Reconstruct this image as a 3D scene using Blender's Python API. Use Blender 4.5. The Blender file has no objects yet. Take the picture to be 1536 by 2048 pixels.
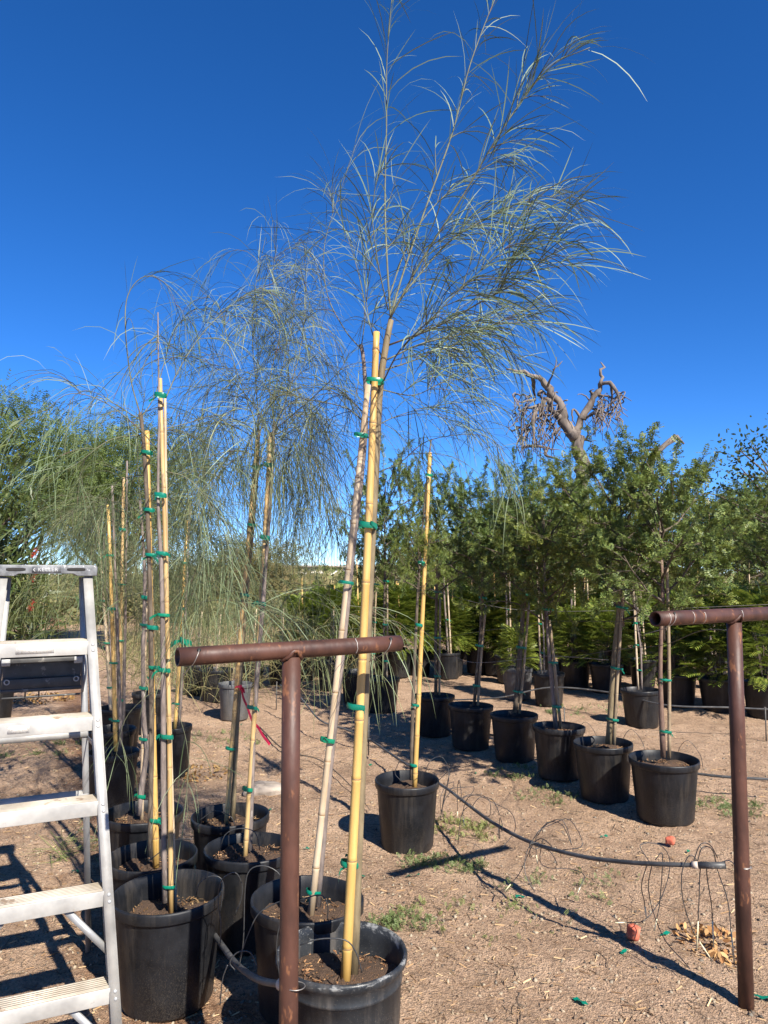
import bpy, math, random
import numpy as np
from mathutils import Vector, Matrix

# ------------------------------------------------------------------ camera, sky, sun, exposure
scene = bpy.context.scene
COL = scene.collection
CAM_H, PITCH, FPX = 1.70, math.atan((1147 - 1024) / 1480.0), 1480.0
cam_d = bpy.data.cameras.new('camera')
cam_d.sensor_fit = 'VERTICAL'; cam_d.sensor_height = 36.0
cam_d.lens = 36.0 * FPX / 2048.0
cam_d.clip_start = 0.05; cam_d.clip_end = 3000
cam = bpy.data.objects.new('camera', cam_d); COL.objects.link(cam)
cam.location = (0, 0, CAM_H); cam.rotation_euler = (math.pi / 2 + PITCH, 0, 0)
scene.camera = cam

SUN_EL, SUN_AZ = math.radians(40), math.atan2(0.545, -0.838)   # azimuth clockwise from +Y
world = bpy.data.worlds.new('World'); scene.world = world; world.use_nodes = True
wn = world.node_tree.nodes; wl = world.node_tree.links
sky = wn.new('ShaderNodeTexSky'); sky.sky_type = 'NISHITA'; sky.sun_disc = False
sky.sun_elevation = SUN_EL; sky.sun_rotation = SUN_AZ
sky.altitude = 500; sky.air_density = 0.6; sky.dust_density = 0.0; sky.ozone_density = 6.0
wn['Background'].inputs['Strength'].default_value = 0.103
hs = wn.new('ShaderNodeHueSaturation'); hs.inputs['Saturation'].default_value = 1.21; hs.inputs['Hue'].default_value = 0.506
wl.new(sky.outputs[0], hs.inputs['Color']); wl.new(hs.outputs[0], wn['Background'].inputs['Color'])
sun_d = bpy.data.lights.new('sun', 'SUN'); sun_d.energy = 5.0; sun_d.angle = math.radians(0.53)
sun_d.color = (1.0, 0.94, 0.84)
sun = bpy.data.objects.new('sun', sun_d); COL.objects.link(sun)
sdir = Vector((math.sin(SUN_AZ) * math.cos(SUN_EL), math.cos(SUN_AZ) * math.cos(SUN_EL), math.sin(SUN_EL)))
sun.rotation_euler = sdir.to_track_quat('Z', 'Y').to_euler()
vs = scene.view_settings
vs.view_transform = 'Standard'; vs.look = 'None'; vs.gamma = 1.0; vs.use_curve_mapping = False
vs.exposure = 1.15

rng = np.random.default_rng(11)
random.seed(11)

# ------------------------------------------------------------------ measuring helpers
_c, _s = math.cos(PITCH), math.sin(PITCH)
def ray(px, py):
    dx, dz = (px - 768) / FPX, -(py - 1024) / FPX
    return np.array([dx, _c - dz * _s, _s + dz * _c])
def at(px, py, Y):                       # the surveyed point at distance Y ahead
    r = ray(px, py); k = Y / r[1]
    return np.array([r[0] * k, Y, CAM_H + r[2] * k])
def on(px, py, z=0.0):                   # the surveyed point at height z
    r = ray(px, py); k = (z - CAM_H) / r[2]
    return np.array([r[0] * k, r[1] * k, z])

# ------------------------------------------------------------------ materials
def new_mat(name):
    m = bpy.data.materials.new(name); m.use_nodes = True
    return m, m.node_tree.nodes, m.node_tree.links, m.node_tree.nodes['Principled BSDF']
def ramp(nt, stops):
    r = nt.nodes.new('ShaderNodeValToRGB')
    e = r.color_ramp.elements
    while len(e) < len(stops): e.new(0.5)
    for i, (p, c) in enumerate(stops):
        e[i].position = p; e[i].color = (*c, 1) if len(c) == 3 else c
    return r
def coords(nt, scale=(1, 1, 1), kind='Object'):
    t = nt.nodes.new('ShaderNodeTexCoord'); mp = nt.nodes.new('ShaderNodeMapping')
    mp.inputs['Scale'].default_value = scale
    nt.links.new(t.outputs[kind], mp.inputs['Vector']); return mp.outputs['Vector']
def noise(nt, vec, scale, detail=4, rough=0.6, dist=0):
    n = nt.nodes.new('ShaderNodeTexNoise'); n.inputs['Scale'].default_value = scale
    n.inputs['Detail'].default_value = detail; n.inputs['Roughness'].default_value = rough
    n.inputs['Distortion'].default_value = dist
    nt.links.new(vec, n.inputs['Vector']); return n
def mixc(nt, fac, a, b, mode='MIX'):
    m = nt.nodes.new('ShaderNodeMix'); m.data_type = 'RGBA'; m.blend_type = mode
    for sock, v in ((m.inputs['Factor'], fac), (m.inputs['A'], a), (m.inputs['B'], b)):
        if hasattr(v, 'is_output'): nt.links.new(v, sock)
        elif isinstance(v, (int, float)): sock.default_value = v
        else: sock.default_value = (*v, 1)
    return [o for o in m.outputs if o.type == 'RGBA'][0]
def mixsock(m): return m
def bump(nt, h, strength, dist=0.01):
    b = nt.nodes.new('ShaderNodeBump'); b.inputs['Strength'].default_value = strength
    b.inputs['Distance'].default_value = dist; nt.links.new(h, b.inputs['Height']); return b.outputs['Normal']

def speckled(name, c1, c2, rough=0.6, scale=20, vscale=(1, 1, 1), bstr=0.3, metallic=0.0, c3=None, s3=60, t3=0.62, spec=0.5):
    m, N, L, B = new_mat(name); nt = m.node_tree
    v = coords(nt, vscale); n = noise(nt, v, scale)
    r = ramp(nt, [(0.34, c1), (0.66, c2)]); L.new(n.outputs['Fac'], r.inputs['Fac'])
    col = r.outputs['Color']
    if c3 is not None:
        n3 = noise(nt, v, s3, 3, 0.7); r3 = ramp(nt, [(t3, (0, 0, 0)), (t3 + 0.07, (1, 1, 1))])
        L.new(n3.outputs['Fac'], r3.inputs['Fac']); col = mixc(nt, r3.outputs['Color'], col, c3)
    L.new(col, B.inputs['Base Color'])
    B.inputs['Roughness'].default_value = rough; B.inputs['Metallic'].default_value = metallic
    B.inputs['Specular IOR Level'].default_value = spec
    if bstr: L.new(bump(nt, n.outputs['Fac'], bstr), B.inputs['Normal'])
    return m

def leafy(name, cols, rough=0.5, trans=0.25, spec=0.35):
    m, N, L, B = new_mat(name); nt = m.node_tree
    g = N.new('ShaderNodeNewGeometry')
    r = ramp(nt, [(i / (len(cols) - 1), c) for i, c in enumerate(cols)])
    L.new(g.outputs['Random Per Island'], r.inputs['Fac'])
    oi = N.new('ShaderNodeObjectInfo'); ro = ramp(nt, [(0.0, (0.78, 0.86, 0.80)), (0.5, (1.0, 1.0, 1.0)), (1.0, (1.30, 1.14, 0.92))]); L.new(oi.outputs['Random'], ro.inputs['Fac'])
    tint = mixc(nt, 1.0, r.outputs['Color'], ro.outputs['Color'], 'MULTIPLY')
    L.new(tint, B.inputs['Base Color']); B.inputs['Roughness'].default_value = rough
    B.inputs['Specular IOR Level'].default_value = spec
    t = N.new('ShaderNodeBsdfTranslucent'); mx = N.new('ShaderNodeMixShader'); mx.inputs[0].default_value = trans
    tc = mixc(nt, 0.35, tint, (0.22, 0.30, 0.04)); L.new(tc, t.inputs['Color'])
    L.new(B.outputs[0], mx.inputs[1]); L.new(t.outputs[0], mx.inputs[2])
    L.new(mx.outputs[0], N['Material Output'].inputs['Surface'])
    return m

def ground_mat():
    m, N, L, B = new_mat('ground_decomposed_granite'); nt = m.node_tree
    v = coords(nt)
    big = noise(nt, v, 1.3, 6, 0.65); mid = noise(nt, v, 7, 5, 0.65); fine = noise(nt, v, 60, 5, 0.75)
    r1 = ramp(nt, [(0.30, (0.27, 0.185, 0.128)), (0.46, (0.43, 0.30, 0.208)), (0.68, (0.56, 0.41, 0.295))])
    L.new(big.outputs['Fac'], r1.inputs['Fac'])
    r2 = ramp(nt, [(0.30, (0.66, 0.60, 0.56)), (0.55, (1.1, 1.06, 1.03))]); L.new(mid.outputs['Fac'], r2.inputs['Fac'])
    c = mixc(nt, 1.0, r1.outputs['Color'], r2.outputs['Color'], 'MULTIPLY')
    r3 = ramp(nt, [(0.36, (0.26, 0.20, 0.17)), (0.47, (0.95, 0.95, 0.95)), (0.62, (1.45, 1.38, 1.28))]); L.new(fine.outputs['Fac'], r3.inputs['Fac'])
    c = mixc(nt, 0.9, c, r3.outputs['Color'], 'MULTIPLY')
    vo = N.new('ShaderNodeTexVoronoi'); vo.inputs['Scale'].default_value = 120; vo.inputs['Randomness'].default_value = 1.0; L.new(v, vo.inputs['Vector'])
    rv = ramp(nt, [(0.0, (0.58, 0.44, 0.30)), (0.35, (0.30, 0.185, 0.105)), (0.7, (0.45, 0.34, 0.24)), (1.0, (0.12, 0.088, 0.068))])
    sep = N.new('ShaderNodeSeparateColor'); L.new(vo.outputs['Color'], sep.inputs[0]); L.new(sep.outputs[0], rv.inputs['Fac'])
    c = mixc(nt, 0.30, c, rv.outputs['Color'])
    # damp, irrigated soil round the two rows of containers
    px = N.new('ShaderNodeSeparateXYZ'); L.new(v, px.inputs[0])
    def line(x0, y0, dx, dy, w):
        # distance from the row line, broken up by noise
        a = N.new('ShaderNodeVectorMath'); a.operation = 'DOT_PRODUCT'; a.inputs[1].default_value = (dy, -dx, 0)
        s = N.new('ShaderNodeVectorMath'); s.operation = 'SUBTRACT'; s.inputs[1].default_value = (x0, y0, 0)
        L.new(v, s.inputs[0]); L.new(s.outputs[0], a.inputs[0])
        ab = N.new('ShaderNodeMath'); ab.operation = 'ABSOLUTE'; L.new(a.outputs['Value'], ab.inputs[0])
        ad = N.new('ShaderNodeMath'); ad.operation = 'MULTIPLY_ADD'; ad.inputs[1].default_value = 0.7; L.new(mid.outputs['Fac'], ad.inputs[0]); L.new(ab.outputs[0], ad.inputs[2])
        r = ramp(nt, [(w, (1, 1, 1)), (min(1, w + 0.3), (0, 0, 0))]); L.new(ad.outputs[0], r.inputs['Fac']); return r.outputs['Color']
    d1 = line(-0.62, 2.6, -0.42, 0.907, 0.42)
    c = mixc(nt, mixc(nt, 0.8, (0, 0, 0), d1), c, mixc(nt, 1.0, c, (0.55, 0.42, 0.34), 'MULTIPLY'))
    L.new(c, B.inputs['Base Color']); B.inputs['Roughness'].default_value = 0.95
    B.inputs['Specular IOR Level'].default_value = 0.15
    ad = N.new('ShaderNodeMath'); ad.operation = 'MULTIPLY_ADD'; ad.inputs[1].default_value = 1.6; L.new(fine.outputs['Fac'], ad.inputs[0]); vm = N.new('ShaderNodeMath'); vm.operation = 'MULTIPLY'; L.new(vo.outputs['Distance'], vm.inputs[0]); L.new(mid.outputs['Fac'], vm.inputs[1]); L.new(vm.outputs[0], ad.inputs[2])
    L.new(bump(nt, ad.outputs[0], 1.0, 0.02), B.inputs['Normal'])
    return m

def pot_mat(name, c1, c2, dust, rough, amt=0.5):
    m, N, L, B = new_mat(name); nt = m.node_tree
    v = coords(nt); a = noise(nt, v, 9, 4, 0.6); sp = noise(nt, v, 240, 2, 0.8)
    r = ramp(nt, [(0.35, c1), (0.7, c2)]); L.new(a.outputs['Fac'], r.inputs['Fac'])
    # splashed-soil speckles, denser towards the foot of the pot
    sx = N.new('ShaderNodeSeparateXYZ'); L.new(v, sx.inputs[0])
    mr = N.new('ShaderNodeMapRange'); mr.inputs['From Min'].default_value = 0.0; mr.inputs['From Max'].default_value = 0.36
    mr.inputs['To Min'].default_value = 0.16; mr.inputs['To Max'].default_value = -0.02; L.new(sx.outputs['Z'], mr.inputs['Value'])
    ad = N.new('ShaderNodeMath'); ad.operation = 'ADD'; L.new(sp.outputs['Fac'], ad.inputs[0]); L.new(mr.outputs[0], ad.inputs[1])
    r2 = ramp(nt, [(0.62, (0, 0, 0)), (0.72, (1, 1, 1))]); L.new(ad.outputs[0], r2.inputs['Fac'])
    c = mixc(nt, mixc(nt, amt, (0, 0, 0), r2.outputs['Color']), r.outputs['Color'], dust)
    stn = noise(nt, coords(nt, (16, 16, 1.3)), 1.0, 4, 0.7); r5 = ramp(nt, [(0.52, (0, 0, 0)), (0.70, (1, 1, 1))]); L.new(stn.outputs['Fac'], r5.inputs['Fac'])
    c = mixc(nt, mixc(nt, 0.22, (0, 0, 0), r5.outputs['Color']), c, dust)
    if name.startswith('worn'):          # pale scuffs on the battered rim
        sc2 = noise(nt, coords(nt, (1, 1, 2.2)), 14, 5, 0.75); m2 = N.new('ShaderNodeMapRange'); m2.inputs['From Min'].default_value = 0.30; m2.inputs['From Max'].default_value = 0.41
        m2.inputs['To Min'].default_value = -0.2; m2.inputs['To Max'].default_value = 0.08; L.new(sx.outputs['Z'], m2.inputs['Value'])
        a2 = N.new('ShaderNodeMath'); a2.operation = 'ADD'; L.new(sc2.outputs['Fac'], a2.inputs[0]); L.new(m2.outputs[0], a2.inputs[1])
        r4 = ramp(nt, [(0.60, (0, 0, 0)), (0.70, (1, 1, 1))]); L.new(a2.outputs[0], r4.inputs['Fac']); c = mixc(nt, mixc(nt, 0.75, (0, 0, 0), r4.outputs['Color']), c, (0.27, 0.27, 0.26))
    L.new(c, B.inputs['Base Color'])
    rr = ramp(nt, [(0.3, (rough - 0.12,) * 3), (0.7, (rough + 0.14,) * 3)]); L.new(a.outputs['Fac'], rr.inputs['Fac'])
    L.new(rr.outputs['Color'], B.inputs['Roughness']); B.inputs['Specular IOR Level'].default_value = 0.28
    L.new(bump(nt, sp.outputs['Fac'], 0.12, 0.004), B.inputs['Normal'])
    return m

M = {}
M['ground'] = ground_mat()
M['pot'] = pot_mat('black_pot_plastic', (0.0065, 0.0072, 0.009), (0.0155, 0.0165, 0.0195), (0.12, 0.10, 0.078), 0.44, 0.28)
M['pot_worn'] = pot_mat('worn_pot_plastic', (0.014, 0.016, 0.019), (0.032, 0.035, 0.039), (0.22, 0.19, 0.16), 0.42, 0.65)
M['pot_grey'] = pot_mat('faded_grey_pot_plastic', (0.06, 0.063, 0.066), (0.11, 0.11, 0.112), (0.22, 0.18, 0.14), 0.6)
M['soil'] = speckled('potting_soil', (0.035, 0.020, 0.012), (0.11, 0.062, 0.035), 0.95, 40, bstr=1.0, c3=(0.26, 0.16, 0.09), s3=90, t3=0.6)
M['chip'] = leafy('bark_chips', [(0.10, 0.05, 0.026), (0.20, 0.105, 0.055), (0.34, 0.22, 0.12)], 0.9, 0.0, 0.1)
M['bamboo'] = speckled('yellow_bamboo', (0.40, 0.235, 0.06), (0.54, 0.35, 0.115), 0.45, 6, (3, 3, 0.5), 0.12, c3=(0.34, 0.22, 0.09), s3=9, t3=0.64)
M['node'] = speckled('bamboo_node', (0.17, 0.10, 0.045), (0.30, 0.19, 0.09), 0.7, 20, bstr=0.2)
M['bamboo_pale'] = speckled('bleached_bamboo', (0.33, 0.24, 0.145), (0.50, 0.40, 0.275), 0.65, 8, (3, 3, 0.5), 0.15, c3=(0.25, 0.17, 0.11), s3=10, t3=0.62)
M['bamboo_mid'] = speckled('weathered_bamboo', (0.32, 0.20, 0.075), (0.47, 0.33, 0.145), 0.55, 8, (3, 3, 0.5), 0.15, c3=(0.22, 0.15, 0.08), s3=11, t3=0.58)
M['stake_brown'] = speckled('brown_weathered_stake', (0.17, 0.12, 0.07), (0.31, 0.235, 0.145), 0.7, 8, (3, 3, 0.5), 0.2, c3=(0.11, 0.08, 0.05), s3=11, t3=0.6)
M['bark_olive'] = speckled('olive_bark', (0.115, 0.085, 0.045), (0.20, 0.155, 0.085), 0.75, 18, (2, 2, 0.6), 0.4)
M['bark_grey'] = speckled('grey_brown_bark', (0.105, 0.082, 0.070), (0.22, 0.175, 0.150), 0.85, 22, (2, 2, 0.5), 0.6, c3=(0.30, 0.26, 0.23), s3=30, t3=0.63)
M['twig_green'] = speckled('olive_green_twig', (0.075, 0.075, 0.045), (0.135, 0.14, 0.075), 0.7, 14, (2, 2, 1), 0.2, c3=(0.11, 0.06, 0.045), s3=5, t3=0.58)
M['bark_dark'] = speckled('dark_bark', (0.055, 0.040, 0.028), (0.13, 0.10, 0.07), 0.9, 25, (2, 2, 0.5), 0.6)
M['bark_red'] = speckled('reddish_twig_bark', (0.10, 0.055, 0.042), (0.17, 0.11, 0.075), 0.7, 14, (2, 2, 1), 0.3)
M['dead_wood'] = speckled('bleached_dead_wood', (0.055, 0.043, 0.035), (0.215, 0.175, 0.145), 0.92, 4, (1, 1, 0.4), 0.8, c3=(0.07, 0.05, 0.04), s3=9, t3=0.58)
M['string_leaf'] = leafy('shoestring_leaf', [(0.040, 0.058, 0.024), (0.09, 0.122, 0.058), (0.20, 0.24, 0.14), (0.07, 0.095, 0.042)], 0.5, 0.04, 0.22)  # darkest per-leaf tones paint in the shade of blades facing away
M['string_leaf_pale'] = leafy('shoestring_leaf_pale', [(0.045, 0.066, 0.032), (0.11, 0.15, 0.085), (0.22, 0.265, 0.17), (0.08, 0.112, 0.06)], 0.5, 0.05, 0.25)  # paler set, same spread: shade of turned-away blades is in the colours
M['string_leaf_back'] = leafy('shoestring_leaf_olive', [(0.04, 0.054, 0.022), (0.085, 0.108, 0.046), (0.15, 0.175, 0.088), (0.06, 0.075, 0.032)], 0.5, 0.05, 0.25)
M['feather_leaf'] = leafy('feather_leaf', [(0.06, 0.092, 0.026), (0.10, 0.148, 0.038), (0.20, 0.235, 0.06), (0.08, 0.12, 0.035), (0.15, 0.19, 0.045)], 0.48, 0.24)
M['feather_leaf_yellow'] = leafy('feather_leaf_yellow', [(0.08, 0.125, 0.028), (0.135, 0.185, 0.038), (0.21, 0.24, 0.052)], 0.5, 0.28)
M['fern_leaf'] = leafy('fern_leaf', [(0.09, 0.14, 0.022), (0.17, 0.225, 0.038), (0.27, 0.295, 0.05), (0.12, 0.165, 0.03)], 0.5, 0.3)
M['far_leaf'] = leafy('far_tree_leaf', [(0.10, 0.14, 0.04), (0.155, 0.20, 0.06), (0.21, 0.24, 0.08)], 0.55, 0.35)
M['brush_leaf'] = leafy('bottlebrush_leaf', [(0.040, 0.066, 0.018), (0.062, 0.092, 0.026), (0.105, 0.125, 0.04)], 0.42, 0.2, 0.5)
M['oval_leaf'] = leafy('oval_dark_leaf', [(0.03, 0.05, 0.02), (0.05, 0.075, 0.03)], 0.5, 0.2)
M['scrub_leaf'] = leafy('scrub_leaf', [(0.10, 0.11, 0.045), (0.15, 0.15, 0.07), (0.22, 0.19, 0.10), (0.12, 0.14, 0.05)], 0.7, 0.2)
M['brush_straw'] = leafy('dry_brush_blades', [(0.10, 0.10, 0.04), (0.18, 0.16, 0.07), (0.27, 0.22, 0.11), (0.14, 0.15, 0.055)], 0.7, 0.15, 0.2)
M['weed_leaf'] = leafy('weed_leaf', [(0.10, 0.14, 0.04), (0.16, 0.20, 0.07), (0.20, 0.21, 0.10)], 0.6, 0.25)
M['dry_leaf'] = leafy('dry_leaf', [(0.20, 0.085, 0.03), (0.34, 0.17, 0.06), (0.46, 0.28, 0.12), (0.28, 0.12, 0.05)], 0.8, 0.1)
M['red_flower'] = leafy('red_flower', [(0.28, 0.012, 0.012), (0.42, 0.02, 0.02)], 0.6, 0.2)
M['tape'] = leafy('green_plastic_tape', [(0.0, 0.12, 0.08), (0.0, 0.19, 0.125), (0.005, 0.15, 0.11)], 0.32, 0.25, 0.5)
M['ribbon'] = leafy('red_ribbon', [(0.45, 0.015, 0.05), (0.5, 0.02, 0.07)], 0.4, 0.15)
M['rust'] = speckled('rusted_pipe', (0.032, 0.014, 0.010), (0.088, 0.037, 0.024), 0.52, 9, (1, 1, 0.45), 0.5, 0.0, c3=(0.16, 0.068, 0.033), s3=26, t3=0.60, spec=0.38)
M['scuff'] = speckled('scuffed_bare_metal', (0.30, 0.26, 0.23), (0.46, 0.42, 0.38), 0.5, 30, bstr=0.2, metallic=0.3)
M['dark'] = speckled('dark_recess', (0.01, 0.01, 0.01), (0.02, 0.018, 0.016), 0.9, 10, bstr=0)
M['wire'] = speckled('galvanised_wire', (0.20, 0.18, 0.16), (0.38, 0.35, 0.32), 0.45, 30, bstr=0.1, metallic=0.7)
M['wire_dark'] = speckled('dark_wire', (0.05, 0.048, 0.045), (0.11, 0.10, 0.09), 0.6, 30, bstr=0.1, metallic=0.3)
M['hose'] = speckled('black_poly_hose', (0.030, 0.031, 0.033), (0.085, 0.083, 0.080), 0.5, 12, (1, 1, 1), 0.15, c3=(0.16, 0.14, 0.12), s3=30, t3=0.62)
M['tube'] = speckled('black_drip_tube', (0.016, 0.016, 0.017), (0.04, 0.04, 0.04), 0.42, 25, bstr=0)
M['emitter'] = speckled('cream_tube_tip', (0.50, 0.44, 0.26), (0.66, 0.60, 0.42), 0.6, 30, bstr=0.1)
M['coupling'] = speckled('beige_coupling', (0.33, 0.26, 0.20), (0.48, 0.40, 0.33), 0.6, 14, bstr=0.2)
M['alu'] = speckled('weathered_aluminium', (0.27, 0.26, 0.243), (0.46, 0.445, 0.41), 0.5, 7, (1, 1, 1), 0.15, 0.25, c3=(0.34, 0.31, 0.27), s3=26, t3=0.66)
M['alu_tread'] = speckled('worn_step_tread', (0.34, 0.285, 0.215), (0.50, 0.445, 0.365), 0.6, 10, bstr=0.2, metallic=0.15, c3=(0.26, 0.19, 0.13), s3=16, t3=0.60)
M['alu_dull'] = speckled('dull_aluminium', (0.26, 0.26, 0.26), (0.40, 0.40, 0.39), 0.5, 9, bstr=0.15, metallic=0.4)
M['cap'] = speckled('grey_cap_plastic', (0.085, 0.088, 0.093), (0.19, 0.195, 0.20), 0.5, 28, bstr=0.3, c3=(0.36, 0.36, 0.36), s3=60, t3=0.63)
M['cap_text'] = speckled('moulded_letters', (0.34, 0.34, 0.34), (0.46, 0.46, 0.45), 0.6, 60, bstr=0.1)
M['decal'] = speckled('worn_decal', (0.40, 0.38, 0.34), (0.55, 0.53, 0.49), 0.7, 120, (1, 1, 2), 0.0, c3=(0.28, 0.26, 0.24), s3=160, t3=0.55)
M['shelf'] = speckled('dusty_black_shelf', (0.022, 0.022, 0.023), (0.06, 0.058, 0.055), 0.5, 16, bstr=0.2, c3=(0.15, 0.14, 0.125), s3=22, t3=0.62)
M['stone'] = speckled('pale_stone', (0.25, 0.20, 0.155), (0.38, 0.32, 0.26), 0.95, 9, bstr=0.8)
M['brick'] = speckled('orange_clay', (0.36, 0.075, 0.04), (0.52, 0.14, 0.08), 0.9, 14, bstr=0.8, c3=(0.30, 0.19, 0.12), s3=20, t3=0.58)
M['pebble'] = leafy('pebbles', [(0.09, 0.075, 0.068), (0.24, 0.16, 0.115), (0.33, 0.24, 0.17), (0.40, 0.31, 0.235), (0.17, 0.14, 0.12)], 0.95, 0.0, 0.05)
M['straw'] = leafy('straw_bits', [(0.26, 0.17, 0.095), (0.38, 0.27, 0.16), (0.52, 0.40, 0.25), (0.12, 0.075, 0.05), (0.3, 0.2, 0.12)], 0.85, 0.1, 0.2)
M['building'] = speckled('cream_building_wall', (0.56, 0.51, 0.42), (0.66, 0.61, 0.52), 0.85, 2, bstr=0.1)
M['roof'] = speckled('flat_roof_trim', (0.24, 0.20, 0.17), (0.33, 0.28, 0.24), 0.85, 2, bstr=0.1)
M['glass'] = speckled('dark_window', (0.03, 0.035, 0.04), (0.05, 0.055, 0.06), 0.15, 2, bstr=0)

# ------------------------------------------------------------------ mesh helpers
ORG = {}
class MB:
    """collects pieces of one mesh"""
    def __init__(self): self.v = []; self.f = []; self.n = 0
    def add(self, v, f):
        v = np.asarray(v, float).reshape(-1, 3)
        self.v.append(v); off = self.n
        if isinstance(f, np.ndarray): self.f.append(f + off)
        else: self.f.extend([tuple(i + off for i in q) for q in f])
        self.n += len(v); return self
    def verts(self): return np.concatenate(self.v) if self.v else np.zeros((0, 3))
    def mesh(self, name, org=(0, 0, 0), smooth=True):
        v = self.verts() - np.asarray(org)
        me = bpy.data.meshes.new(name)
        tot, idx, mixed = [], [], []
        for q in self.f:
            if isinstance(q, np.ndarray):
                idx.append(q.ravel()); tot.append(np.full(len(q), q.shape[1]))
            else: mixed.append(q)
        if mixed:
            idx.append(np.fromiter((i for q in mixed for i in q), int)); tot.append(np.array([len(q) for q in mixed]))
        idx = np.concatenate(idx); tot = np.concatenate(tot)
        me.vertices.add(len(v)); me.vertices.foreach_set('co', v.astype(np.float32).ravel())
        me.loops.add(len(idx)); me.loops.foreach_set('vertex_index', idx.astype(np.int32))
        me.polygons.add(len(tot)); st = np.concatenate([[0], np.cumsum(tot)[:-1]])
        me.polygons.foreach_set('loop_start', st.astype(np.int32)); me.polygons.foreach_set('loop_total', tot.astype(np.int32))
        if smooth: me.polygons.foreach_set('use_smooth', np.ones(len(tot), bool))
        me.update(calc_edges=True); me.validate(); return me

def link(name, me, mat, parent=None):
    o = bpy.data.objects.new(name, me); COL.objects.link(o)
    if mat is not None and me is not None and not me.materials: me.materials.append(mat)
    if parent is not None: o.parent = parent
    return o
def obj(name, mb, mat, parent=None, org=None, smooth=True, kind=None):
    """one mesh object from world-space geometry"""
    if org is None: org = ORG.get(parent.name, (0, 0, 0)) if parent is not None else (0, 0, 0)
    o = link(name, mb.mesh(name, org, smooth), mat, parent)
    if parent is None: o.location = org
    ORG[o.name] = np.asarray(org)
    if kind: o['kind'] = kind
    return o
def thing(name, loc, label, cat, group=None):
    o = bpy.data.objects.new(name, None); COL.objects.link(o); o.location = loc; o.empty_display_size = 0.1
    ORG[o.name] = np.asarray(loc, float); tag(o, label, cat, group); return o
def tag(o, label, cat, group=None):
    o['label'] = label; o['category'] = cat
    if group: o['group'] = group
    return o
def struct(o): o['kind'] = 'structure'; return o
def hard(o, w=0.002, seg=2, ang=35):
    b = o.modifiers.new('bevel', 'BEVEL'); b.width = w; b.segments = seg; b.limit_method = 'ANGLE'; b.angle_limit = math.radians(ang)
    o.data.shade_auto_smooth(angle=math.radians(40)) if hasattr(o.data, 'shade_auto_smooth') else None
    return o

def unit(v):
    v = np.asarray(v, float); n = np.linalg.norm(v, axis=-1, keepdims=True); return v / np.maximum(n, 1e-9)
def tube(mb, pts, rad, sides=8, caps=True, ecc=None):
    pts = np.asarray(pts, float); m = len(pts); rad = np.broadcast_to(np.asarray(rad, float), (m,))
    tan = np.gradient(pts, axis=0); tan = unit(tan)
    up = np.array([0, 0, 1.0]) if abs(tan[0][2]) < 0.9 else np.array([1.0, 0, 0])
    n = unit(np.cross(tan[0], up)); ang = np.arange(sides) * 2 * math.pi / sides
    ca, sa = np.cos(ang)[:, None], np.sin(ang)[:, None]; out = []
    for i in range(m):
        n = unit(n - tan[i] * n.dot(tan[i])); b = np.cross(tan[i], n)
        out.append(pts[i] + rad[i] * (ca * n + sa * b))
    v = np.concatenate(out); i = np.arange(m - 1)[:, None] * sides; k = np.arange(sides)[None]
    k2 = (k + 1) % sides
    f = np.stack([i + k, i + k2, i + sides + k2, i + sides + k], -1).reshape(-1, 4)
    base = mb.n; mb.add(v, f)
    if caps:
        mb.f.append(tuple(base + j for j in range(sides))[::-1]); mb.f.append(tuple(base + (m - 1) * sides + j for j in range(sides)))
    return mb
def smooth_line(pts, n=16):
    """Catmull-Rom through control points"""
    p = np.asarray(pts, float); p = np.vstack([2 * p[0] - p[1], p, 2 * p[-1] - p[-2]])
    out = []; segs = len(p) - 3; per = max(2, int(round(n / segs)))
    for i in range(segs):
        a, b, c, d = p[i:i + 4]
        for t in np.linspace(0, 1, per, endpoint=False):
            out.append(0.5 * ((2 * b) + (c - a) * t + (2 * a - 5 * b + 4 * c - d) * t * t + (3 * b - a - 3 * c + d) * t ** 3))
    out.append(p[-2]); return np.array(out)
def box(mb, c, ex, ey, ez):
    """box from centre and three half-edge vectors"""
    c, ex, ey, ez = (np.asarray(q, float) for q in (c, ex, ey, ez))
    v = [c + sx * ex + sy * ey + sz * ez for sz in (-1, 1) for sy in (-1, 1) for sx in (-1, 1)]
    f = [(0, 2, 3, 1), (4, 5, 7, 6), (0, 1, 5, 4), (2, 6, 7, 3), (0, 4, 6, 2), (1, 3, 7, 5)]
    if np.dot(np.cross(ex, ey), ez) < 0: f = [q[::-1] for q in f]
    mb.add(v, f); return mb
def lathe(mb, prof, seg=40, c=(0, 0, 0), close=True, wob=0.0, squash=(1, 1)):
    prof = np.asarray(prof, float); m = len(prof); a = np.arange(seg) * 2 * math.pi / seg
    w = 1 + wob * (np.sin(2 * a + 0.6) + 0.5 * np.sin(3 * a + 2.0))
    v = np.stack([np.outer(prof[:, 0], np.cos(a) * w) * squash[0], np.outer(prof[:, 0], np.sin(a) * w) * squash[1],
                  np.repeat(prof[:, 1][:, None], seg, 1)], -1).reshape(-1, 3) + np.asarray(c)
    i = np.arange(m - 1)[:, None] * seg; k = np.arange(seg)[None]; k2 = (k + 1) % seg
    f = np.stack([i + k, i + k2, i + seg + k2, i + seg + k], -1).reshape(-1, 4)
    mb.add(v, f); return mb

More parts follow.
